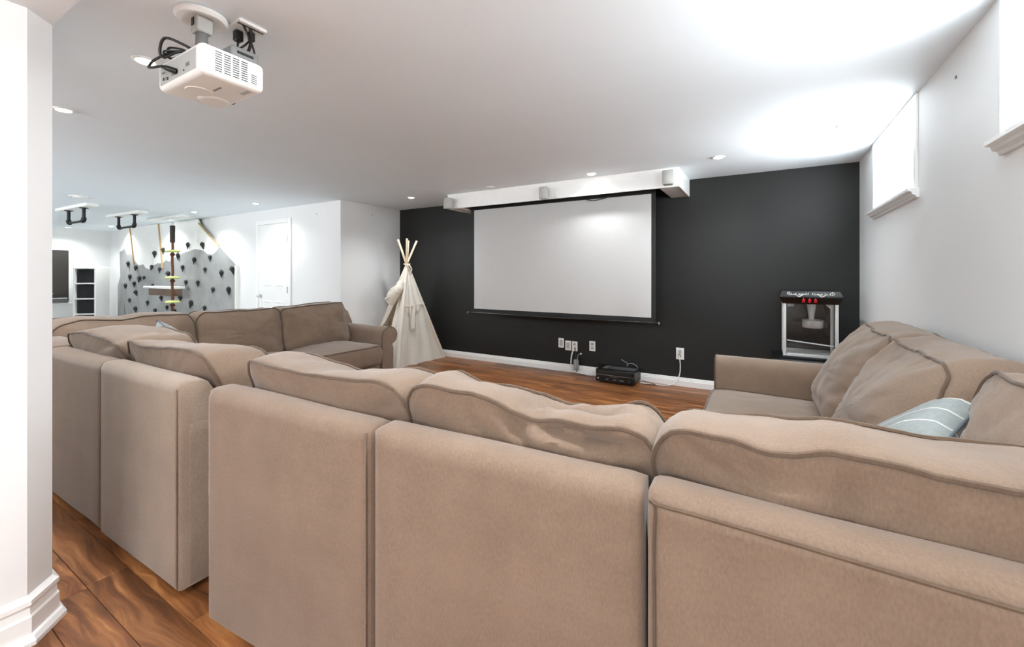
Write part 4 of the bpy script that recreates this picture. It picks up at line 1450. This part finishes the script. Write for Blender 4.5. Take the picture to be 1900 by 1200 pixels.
# aluminium posts and rails
for sx in (-1, 1):
    for sy in (-1, 1):
        MB().rbox(sx * (hw - 0.011) - 0.012, sx * (hw - 0.011) + 0.012, sy * (hd - 0.011) - 0.012, sy * (hd - 0.011) + 0.012, 0.021, 0.50, 0.002, 1).build('post', M['alu'], pc)
for sy in (-1, 1):
    MB().rbox(-hw + 0.024, hw - 0.024, sy * (hd - 0.008) - 0.008, sy * (hd - 0.008) + 0.008, 0.021, 0.042, 0.002, 1).build('rail', M['alu'], pc)
for sx in (-1, 1):
    MB().rbox(sx * (hw - 0.008) - 0.008, sx * (hw - 0.008) + 0.008, -hd + 0.024, hd - 0.024, 0.021, 0.042, 0.002, 1).build('rail', M['alu'], pc)
MB().box(-hw + 0.024, hw - 0.024, -hd + 0.006, -hd + 0.009, 0.042, 0.49).build('front_pane', M['glass'], pc)
MB().box(-hw + 0.006, -hw + 0.009, -hd + 0.024, hd - 0.024, 0.042, 0.49).build('side_pane', M['glass'], pc)
MB().box(hw - 0.009, hw - 0.006, -hd + 0.024, hd - 0.024, 0.042, 0.49).build('side_pane', M['glass'], pc)
MB().box(-hw + 0.024, hw - 0.024, hd - 0.012, hd - 0.008, 0.042, 0.49).build('rear_panel', M['bdark'], pc)
for hz_ in (0.13, 0.42):
    MB().rbox(-hw - 0.006, -hw + 0.006, -hd - 0.008, -hd + 0.004, hz_ - 0.018, hz_ + 0.018, 0.002, 1).build('hinge', M['alu'], pc)
MB().tube([(-hw + 0.03, -hd + 0.02, 0.155), (hw - 0.03, -hd + 0.02, 0.125)], 0.006, 8).build('crossbar', M['alu'], pc)
MB().box(-hw + 0.03, hw - 0.03, -hd + 0.02, hd - 0.03, 0.042, 0.048).build('tray', M['steel'], pc)
# canopy: flares out then slopes back in
prf = [(0.0, 0.492), (0.0, 0.50)]
cn = MB()
lv = [(0.478, hw + 0.002, hd + 0.002), (0.535, hw + 0.028, hd + 0.028), (0.545, hw + 0.028, hd + 0.028), (0.588, hw + 0.010, hd + 0.008)]
vs = []
for (z, a, b) in lv:
    vs += [(-a, -b, z), (a, -b, z), (a, b, z), (-a, b, z)]
fs = [(0, 3, 2, 1), (12, 13, 14, 15)]
for i in range(3):
    for j in range(4):
        j2 = (j + 1) % 4
        fs.append((i * 4 + j, i * 4 + j2, i * 4 + 4 + j2, i * 4 + 4 + j))
cn.add(vs, fs)
cn.build('canopy', M['bdark'], pc)


def on_front(x, z):      # front upper slope of the canopy
    t = (z - 0.545) / (0.588 - 0.545)
    return (x, -lerp(hd + 0.028, hd + 0.008, t) - 0.0015, z)


def scroll(mb, cx_, cz_, r0, turns, sgn, a0):
    pts = []
    for i in range(26):
        t = i / 25
        a = a0 + sgn * t * turns * 2 * math.pi
        r = r0 * (1 - 0.8 * t)
        pts.append(on_front(cx_ + r * 1.5 * math.cos(a), cz_ + r * math.sin(a)))
    mb.tube(pts, 0.0022, 5)


sm = MB()
for sx in (-1, 1):
    scroll(sm, sx * 0.148, 0.567, 0.014, 1.4, -sx, R(90))
    scroll(sm, sx * 0.075, 0.562, 0.010, 1.1, sx, R(90 + sx * 60))
    sm.tube([on_front(sx * (0.135 - 0.105 * i / 12), 0.553 + 0.010 * math.sin(i * 0.75)) for i in range(13)], [0.0012 + 0.0022 * math.sin(math.pi * i / 12) for i in range(13)], 5)
    for (dx, dz, l, an) in ((0.028, 0.557, 0.020, 75), (0.018, 0.556, 0.022, 100), (0.045, 0.558, 0.018, 50), (0.095, 0.565, 0.016, 30), (0.115, 0.555, 0.014, 150)):
        sm.tube([on_front(sx * dx, dz), on_front(sx * (dx + l * .5 * math.cos(R(an))), dz + l * .5 * math.sin(R(an))), on_front(sx * (dx + l * math.cos(R(an))), dz + l * math.sin(R(an)))], [0.0012, 0.003, 0.0008], 5)
sm.build('scroll_ornament', M['chalk'], pc)
for i in range(3):
    x = -0.048 + i * 0.042
    s_ = MB().rbox(x - 0.011, x + 0.011, -hd - 0.032, -hd - 0.006, 0.490, 0.520, 0.003, 1, shear=lambda a, b, c_: (a, b - (c_ - 0.505) * 0.35, c_)).build('switch', M['red'], pc)
    MB().lathe([(0.0035, 0.520), (0.0025, 0.530)], (x, -hd - 0.026, 0), 8).build('switch_lamp', M['red'], s_)
# kettle with arm
kt = MB().lathe([(0.0, 0.262), (0.07, 0.262), (0.078, 0.270), (0.08, 0.325), (0.084, 0.328), (0.074, 0.334), (0.02, 0.338)], (0.03, -0.02, 0), 28).build('kettle', M['steel'], pc, True)
MB().tube([(-0.05, -0.03, 0.318), (-0.085, -0.04, 0.318), (-0.125, -0.05, 0.318)], 0.008, 8).build('handle', M['black'], kt, True)
MB().rbox(0.10, 0.14, -0.05, 0.0, 0.27, 0.325, 0.004, 1).build('bracket', M['black'], kt)
MB().lathe([(0.020, 0.335), (0.022, 0.36), (0.036, 0.482)], (0.02, -0.02, 0), 20).build('kettle_shaft', M['alu'], pc, True)
MB().tube(smooth_path([(0.10, 0.0, 0.48), (0.115, 0.0, 0.40), (0.145, -0.02, 0.33), (0.12, -0.01, 0.25), (0.15, -0.01, 0.20)], 8), 0.004, 6).build('power_lead', M['black'], pc, True)
MB().lathe([(0.03, 0.44), (0.028, 0.478)], (-0.13, 0.05, 0), 16).build('lamp_socket', M['offw'], pc, True)
MB().add([(0.11, -0.06, 0.478), (0.165, -0.06, 0.478), (0.165, -0.06, 0.42), (0.11, -0.058, 0.478), (0.165, -0.058, 0.478), (0.165, -0.058, 0.42)], [(0, 1, 2), (5, 4, 3), (0, 3, 4, 1), (1, 4, 5, 2), (2, 5, 3, 0)]).build('gusset', M['alu'], pc)

# ------------------------------------------------------------------ play area: climbing wall
cw = thing('climbing_wall', 'grey mountain painted plywood climbing wall with dark holds in the play area', 'climbing wall', (-10.3, DY, 0))
OX = -10.3
JAG = [(-13.1, 1.70), (-12.515, 1.749), (-12.376, 1.796), (-12.189, 1.675), (-12.105, 1.645), (-11.912, 1.685), (-11.776, 1.601), (-11.59, 1.471), (-11.46, 1.402), (-11.357, 1.413), (-11.255, 1.425), (-11.154, 1.352), (-11.02, 1.32),
       (-10.835, 1.39), (-10.644, 1.438), (-10.435, 1.435), (-10.275, 1.501), (-10.141, 1.466), (-9.922, 1.543), (-9.709, 1.595), (-9.502, 1.628), (-9.3, 1.65), (-9.103, 1.681), (-8.912, 1.67), (-8.762, 1.644), (-8.633, 1.579), (-8.471, 1.566), (-8.382, 1.599), (-8.225, 1.711), (-7.6, 1.3)]


def jag(x):
    for (x0, z0_), (x1, z1_) in zip(JAG, JAG[1:]):
        if x0 <= x <= x1:
            return lerp(z0_, z1_, (x - x0) / (x1 - x0))
    return JAG[0][1] if x < JAG[0][0] else JAG[-1][1]


def slant(x):      # upper right edge of the wall
    if x < -8.955:
        return CZ - 0.004
    return lerp(2.17, 1.367, (x + 8.955) / (8.955 - 7.70))


# plan points: bottom x, top x, offset from the wall
EDG = [(-12.62, -12.80, 0.06), (-11.25, -11.88, 0.14), (-10.15, -10.60, 0.08), (-8.75, -9.0, 0.075), (-7.70, -7.70, 0.03)]


def cl_off(x, z):
    for (b0, t0, o0), (b1, t1, o1) in zip(EDG, EDG[1:]):
        xa, xb = lerp(b0, t0, z / CZ), lerp(b1, t1, z / CZ)
        if xa <= x <= xb:
            return lerp(o0, o1, (x - xa) / (xb - xa))
    return 0.08


TH = 0.02
for pi, ((b0, t0, o0), (b1, t1, o1)) in enumerate(zip(EDG, EDG[1:])):
    def PT(s_, z):
        x = lerp(lerp(b0, t0, z / CZ), lerp(b1, t1, z / CZ), s_)
        y = -lerp(o0, o1, s_)
        return x, y
    S = sorted(set([0, 1] + [i / 14 for i in range(15)] + [min(1, max(0, (x - lerp(b0, t0, z / CZ)) / (lerp(b1, t1, z / CZ) - lerp(b0, t0, z / CZ)))) for x, z in JAG]))
    mb = MB()
    cols = []
    for s_ in S:
        zj = 1.5
        for _ in range(4):
            zj = jag(PT(s_, zj)[0])
        zt2 = CZ - 0.004
        for _ in range(4):
            zt2 = slant(PT(s_, zt2)[0])
        zj = min(zj, zt2 - 0.002)
        z00 = 0.0
        if pi == 0:
            xx = PT(s_, 0)[0]
            u = (xx - (-12.62)) / 0.34
            if u < 1:
                z00 = 0.9 * math.sqrt(max(0, 1 - u * u))
        row = []
        for z in (z00, zj, zt2):
            x, y = PT(s_, z)
            row.append((x - OX, y, z))
        cols.append(row)
    vs = []
    for row in cols:
        vs += row + [(p[0], min(-0.001, p[1] + TH), p[2]) for p in row]
    gf, wf, ef = [], [], []
    for i in range(len(cols) - 1):
        a, b = i * 6, i * 6 + 6
        gf.append((a, b, b + 1, a + 1))
        wf.append((a + 1, b + 1, b + 2, a + 2))
        ef += [(a + 3, a + 4, b + 4, b + 3), (a + 4, a + 5, b + 5, b + 4), (a + 2, b + 2, b + 5, a + 5), (a, a + 3, b + 3, b)]
    e = (len(cols) - 1) * 6
    ef += [(0, 1, 4, 3), (1, 2, 5, 4), (e, e + 3, e + 4, e + 1), (e + 1, e + 4, e + 5, e + 2)]
    mb.mi = 0
    mb.add(vs, gf)
    mb.mi = 1
    o_ = len(mb.v) - len(vs)
    mb.f += wf
    mb.m += [1] * len(wf)
    mb.f += ef
    mb.m += [1] * len(ef)
    mb.build('panel', [M['cgrey'], M['cwhite']], cw)
# raw wood strips along the panel joints above the paint
for (b0, t0, o0) in EDG[1:3]:
    za = 1.33 if b0 > -11 else 1.42
    pts = []
    for z in (za, CZ - 0.01):
        x = lerp(b0, t0, z / CZ) - OX
        pts.append((x, -o0 - 0.006, z))
    MB().tube(pts, 0.017, 6).build('joint_strip', M['ply'], cw)
MB().tube([(slx - OX, -cl_off(slx, slant(slx)) - 0.004, slant(slx)) for slx in (-8.93, -8.6, -8.24)], 0.014, 6).build('joint_strip', M['ply'], cw)
MB().box(-7.70 - OX, -7.68 - OX, -0.06, -0.001, 0, 1.367).build('edge_trim', M['cwhite'], cw)
MB().prism([(-12.9, 0), (-12.55, 0), (-12.55, 1.65), (-12.62, 1.72), (-12.66, 1.3), (-12.9, 0.95)], 'y', -0.05, -0.03).build('panel', M['cgrey'], cw, loc=(-OX, 0, 0))
HOLDS = [(-12.021, 1.429), (-11.537, 1.344), (-11.911, 1.141), (-11.371, 1.104), (-11.167, 1.132), (-11.621, 0.995), (-12.245, 0.945), (-11.516, 0.814), (-11.972, 0.633), (-10.993, 0.613), (-11.568, 0.458), (-10.67, 0.451), (-10.784, 0.973),
         (-10.423, 0.728), (-10.183, 0.542), (-10.842, 1.349), (-10.511, 1.297), (-10.12, 1.215), (-10.717, 1.622), (-10.354, 1.682), (-9.309, 1.746), (-8.75, 1.734), (-9.061, 1.462), (-8.502, 1.497), (-8.669, 1.286), (-8.135, 1.223),
         (-7.78, 1.282), (-9.519, 1.327), (-9.389, 1.053), (-8.915, 1.041), (-8.41, 0.93), (-7.904, 0.929), (-9.186, 0.653), (-8.676, 0.593), (-9.606, 0.752), (-9.846, 0.489), (-9.715, 1.557)]
bm = bmesh.new()
bmesh.ops.create_icosphere(bm, subdivisions=2, radius=0.044)
for v in bm.verts:
    t = v.co.z / 0.044
    k = 0.62 + 0.5 * max(-1, t) if t < 0.2 else 1.0 - 0.25 * (t - 0.2)
    v.co.x *= max(0.25, k) * 1.15
    v.co.y = v.co.y * max(0.3, k) * 0.8
    v.co.z *= 1.15
    v.co += mnoise.noise_vector(v.co * 30) * 0.012
hm = MB()
hm.from_bm(bm)
hold0 = hm.build('climbing_hold', M['rock'], cw, True, angle=40)
for i, (x, z) in enumerate(HOLDS):
    o = hold0 if i == 0 else hold0.copy()
    if i:
        col.objects.link(o)
    o.location = (x - OX, -cl_off(x, z) - 0.022, z)
    o.rotation_euler = (0, random.uniform(-0.5, 0.5), random.uniform(-0.4, 0.4))
    s_ = random.uniform(0.85, 1.2)
    o.scale = (s_, s_, s_ * random.uniform(1.0, 1.35))
MB().rbox(-10.42 - OX, -9.25 - OX, -0.40, -0.16, 0.945, 0.985, 0.006, 1).build('ledge', M['cwhite'], cw)
MB().rbox(-10.28 - OX, -9.25 - OX, -0.36, -0.20, 0.815, 0.943, 0.01, 1).build('ledge_support', M['brown'], cw)

# pull-up bars, rope


def ceiling_board(label, x, y, name='pull_up_bar', bar=True):
    t = thing(name, label, 'pull-up bar' if bar else 'climbing rope', (x, y, CZ), R(2), None)
    MB().rbox(-0.62, 0.62, -0.07, 0.07, -0.045, -0.001, 0.005, 1).build('ceiling_board', M['cwhite'], t)
    if bar:
        for sx in (-1, 1):
            MB().lathe([(0.05, -0.045), (0.05, -0.055), (0.024, -0.058), (0.024, -0.07)], (sx * 0.30, 0, 0), 14).build('flange', M['bmetal'], t)
            MB().tube([(sx * 0.30, 0, -0.05), (sx * 0.30, 0, -0.20)], 0.021, 10).build('post', M['bmetal'], t, True)
            MB().tube(smooth_path([(sx * 0.30, 0, -0.19), (sx * 0.30, 0, -0.215), (sx * 0.285, 0, -0.235), (sx * 0.25, 0, -0.24)], 5), 0.030, 10).build('elbow', M['bmetal'], t, True)
        MB().tube([(-0.27, 0, -0.24), (0.27, 0, -0.24)], 0.018, 10).build('crossbar', M['bmetal'], t, True)
    return t


ceiling_board('black pipe pull up bar nearest the white partition on the ceiling', -8.93, 2.13)
ceiling_board('black pipe pull up bar in the middle, closest to the rope', -9.2, 2.80)
rp = ceiling_board('brown knotted climbing rope with lime discs hanging from a white ceiling board', -9.16, 3.36, 'climbing_rope', False)
ro = 0.17
MB().tube(smooth_path([(ro - 0.03, 0, -0.046), (ro - 0.03, 0, -0.10), (ro, 0, -0.13), (ro + 0.03, 0, -0.10), (ro + 0.03, 0, -0.046)], 6), 0.008, 8).build('hook', M['steel'], rp, True)
MB().tube([(ro + 0.026 * math.cos(R(a)), 0, -0.15 + 0.03 * math.sin(R(a))) for a in range(0, 360, 20)], 0.007, 8, True).build('carabiner', M['steel'], rp, True)
MB().tube([(ro, 0, -0.17 - 0.02 * i) for i in range(16)], [0.042 if i % 2 else 0.035 for i in range(16)], 12).build('whipping', M['foot'], rp, True)
MB().tube([(ro + 0.01 * math.sin(i * 0.3), 0, -0.45 - i * 0.02) for i in range(80)], [0.023 if i % 2 else 0.018 for i in range(80)], 10).build('rope', M['rope'], rp, True)
for dz in (1.62, 1.156, 0.727, 0.42):
    MB().lathe([(0.03, dz - CZ - 0.02), (0.10, dz - CZ - 0.018), (0.115, dz - CZ), (0.10, dz - CZ + 0.018), (0.03, dz - CZ + 0.03)], (ro, 0, 0), 20).build('foot_disc', M['lime'], rp, True)
    MB().lathe([(0.02, dz - CZ - 0.09), (0.042, dz - CZ - 0.06), (0.02, dz - CZ - 0.022)], (ro, 0, 0), 12).build('knot', M['rope'], rp, True)

# ------------------------------------------------------------------ far end: cube shelf, dark board
sh = thing('cube_shelf', 'tall white cube shelf with black bins beside the climbing wall', 'shelf', (-12.82, 3.01, 0), R(40))
SW, SD, SH_ = 0.43, 0.39, 1.36
for (xa, xb) in ((0, 0.032), (SW - 0.032, SW)):
    MB().rbox(xa, xb, 0, SD, 0, SH_, 0.002, 1).build('side_panel', M['plastic'], sh)
ncell = 4
for i in range(ncell + 1):
    z = i * (SH_ - 0.03) / ncell
    MB().rbox(0.0325, SW - 0.0325, 0.001, SD - 0.006, z + 0.001, z + 0.029, 0.002, 1).build('shelf_board', M['plastic'], sh)
MB().box(0.0325, SW - 0.0325, SD - 0.005, SD - 0.001, 0.03, SH_ - 0.03).build('back_board', M['plastic'], sh)
for i in range(ncell):
    z = i * (SH_ - 0.03) / ncell + 0.030
    bn = tag(MB().rbox(-0.168, 0.168, -0.15, 0.15, 0.0, 0.285, 0.01, 2).build('storage_bin', M['cube'], None, True),
             'black fabric bin in the %s compartment of the white cube shelf' % ('bottom', 'second lowest', 'second highest', 'top')[i], 'bin', 'black bins in the cube shelf')
    lx, ly = SW / 2, 0.19
    bn.location = (-12.82 + lx * math.cos(R(40)) - ly * math.sin(R(40)), 3.01 + lx * math.sin(R(40)) + ly * math.cos(R(40)), z)
    bn.rotation_euler = (0, 0, R(40))
cl = MB()
vs, fs = [], []
nx = 16
for i in range(nx + 1):
    for j in range(nx + 1):
        u, v = i / nx, j / nx
        h = 0.012 + 0.05 * max(0, mnoise.noise(Vector((u * 3.5, v * 3.5, 4)))) + 0.045 * math.exp(-((u - .7) ** 2 + (v - .4) ** 2) * 14)
        ed = min(u, 1 - u, v, 1 - v)
        vs.append((0.02 + u * (SW - 0.04), 0.02 + v * (SD - 0.05), SH_ + (h if ed > 0.03 else 0.004)))
vs += [(p[0], p[1], SH_ + 0.001) for p in vs]
q = (nx + 1) ** 2
for i in range(nx):
    for j in range(nx):
        a = i * (nx + 1) + j
        fs += [(a, a + 1, a + nx + 2, a + nx + 1), (q + a, q + a + nx + 1, q + a + nx + 2, q + a + 1)]
cl.add(vs, fs)
clo = tag(cl.build('folded_cloth', M['canvas'], None, True, angle=85), 'crumpled white cloth lying on top of the cube shelf', 'cloth')
clo.location = (-12.82, 3.01, 0)
clo.rotation_euler = (0, 0, R(40))

bb = thing('chalkboard', 'dark framed chalkboard with scribbles on the far white wall', 'chalkboard', (FX, 2.45, 0.55))
MB().box(0.001, 0.012, -0.66, 0.66, 0.04, 1.20).build('board', M['board'], bb)
for (ya, yb, za, zb2) in ((-0.70, -0.66, 0, 1.24), (0.66, 0.70, 0, 1.24), (-0.66, 0.66, 1.20, 1.24), (-0.66, 0.66, 0, 0.04)):
    MB().rbox(0.001, 0.03, ya, yb, za, zb2, 0.003, 1).build('frame', M['trim'], bb)
MB().rbox(0.03, 0.12, -0.70, 0.70, 0.0, 0.022, 0.003, 1).build('ledge', M['trim'], bb)
MB().tube(smooth_path([(0.014, 0.12, 0.60), (0.014, 0.20, 0.62), (0.014, 0.23, 0.55), (0.014, 0.18, 0.48), (0.014, 0.12, 0.45)], 8), 0.008, 6).build('chalk_scribble', M['chalk'], bb)
MB().tube(smooth_path([(0.014, 0.31, 0.46), (0.014, 0.29, 0.38), (0.014, 0.29, 0.28), (0.014, 0.285, 0.18)], 6), 0.009, 6).build('chalk_scribble', M['chalk'], bb)
MB().tube(smooth_path([(0.014, 0.18, 0.24), (0.014, 0.30, 0.22), (0.014, 0.42, 0.23)], 6), 0.006, 6).build('chalk_scribble', M['chalk'], bb)
GB = 'dark books lying on the chalkboard ledge'
pos_w = ('bottom', 'middle', 'top')
for i in range(3):
    b_ = thing('book', 'dark book at the %s of the pile on the chalkboard ledge' % pos_w[i], 'book', (FX + 0.078, 2.72 + 0.02 * (i % 2), 0.573 + i * 0.042), R(2 * i - 2), GB)
    cvr = MB()
    cvr.rbox(-0.04, 0.04, -0.36, 0.36, 0.0, 0.006, 0.002, 1)
    cvr.rbox(-0.04, 0.04, -0.36, 0.36, 0.034, 0.040, 0.002, 1)
    cvr.rbox(-0.040, -0.035, -0.36, 0.36, 0.004, 0.036, 0.001, 1)
    cvr.build('cover', M['bdark'], b_)
    MB().box(-0.034, 0.036, -0.35, 0.35, 0.0065, 0.0335).build('pages', M['chalk'] if i == 2 else M['grey'], b_)

# small screw anchors left in the walls
for (nm, lab, loc, ax) in (('wall_anchor', 'tiny dark screw hole in the right wall between the windows', (RX - 0.003, 2.66, 2.11), 'x'),
                           ('wall_anchor', 'tiny screw anchor high on the white wall right of the panel door', (-5.56, DY - 0.003, 2.088), 'y'),
                           ('wall_anchor', 'tiny screw anchor high on the white wall near the dark wall', (LX + 0.003, 4.365, 2.105), 'x')):
    tag(MB().lathe([(0.008, -0.002), (0.007, 0.002)], (0, 0, 0), 10, ax).build(nm, M['grey'], None, loc=loc), lab, 'screw')
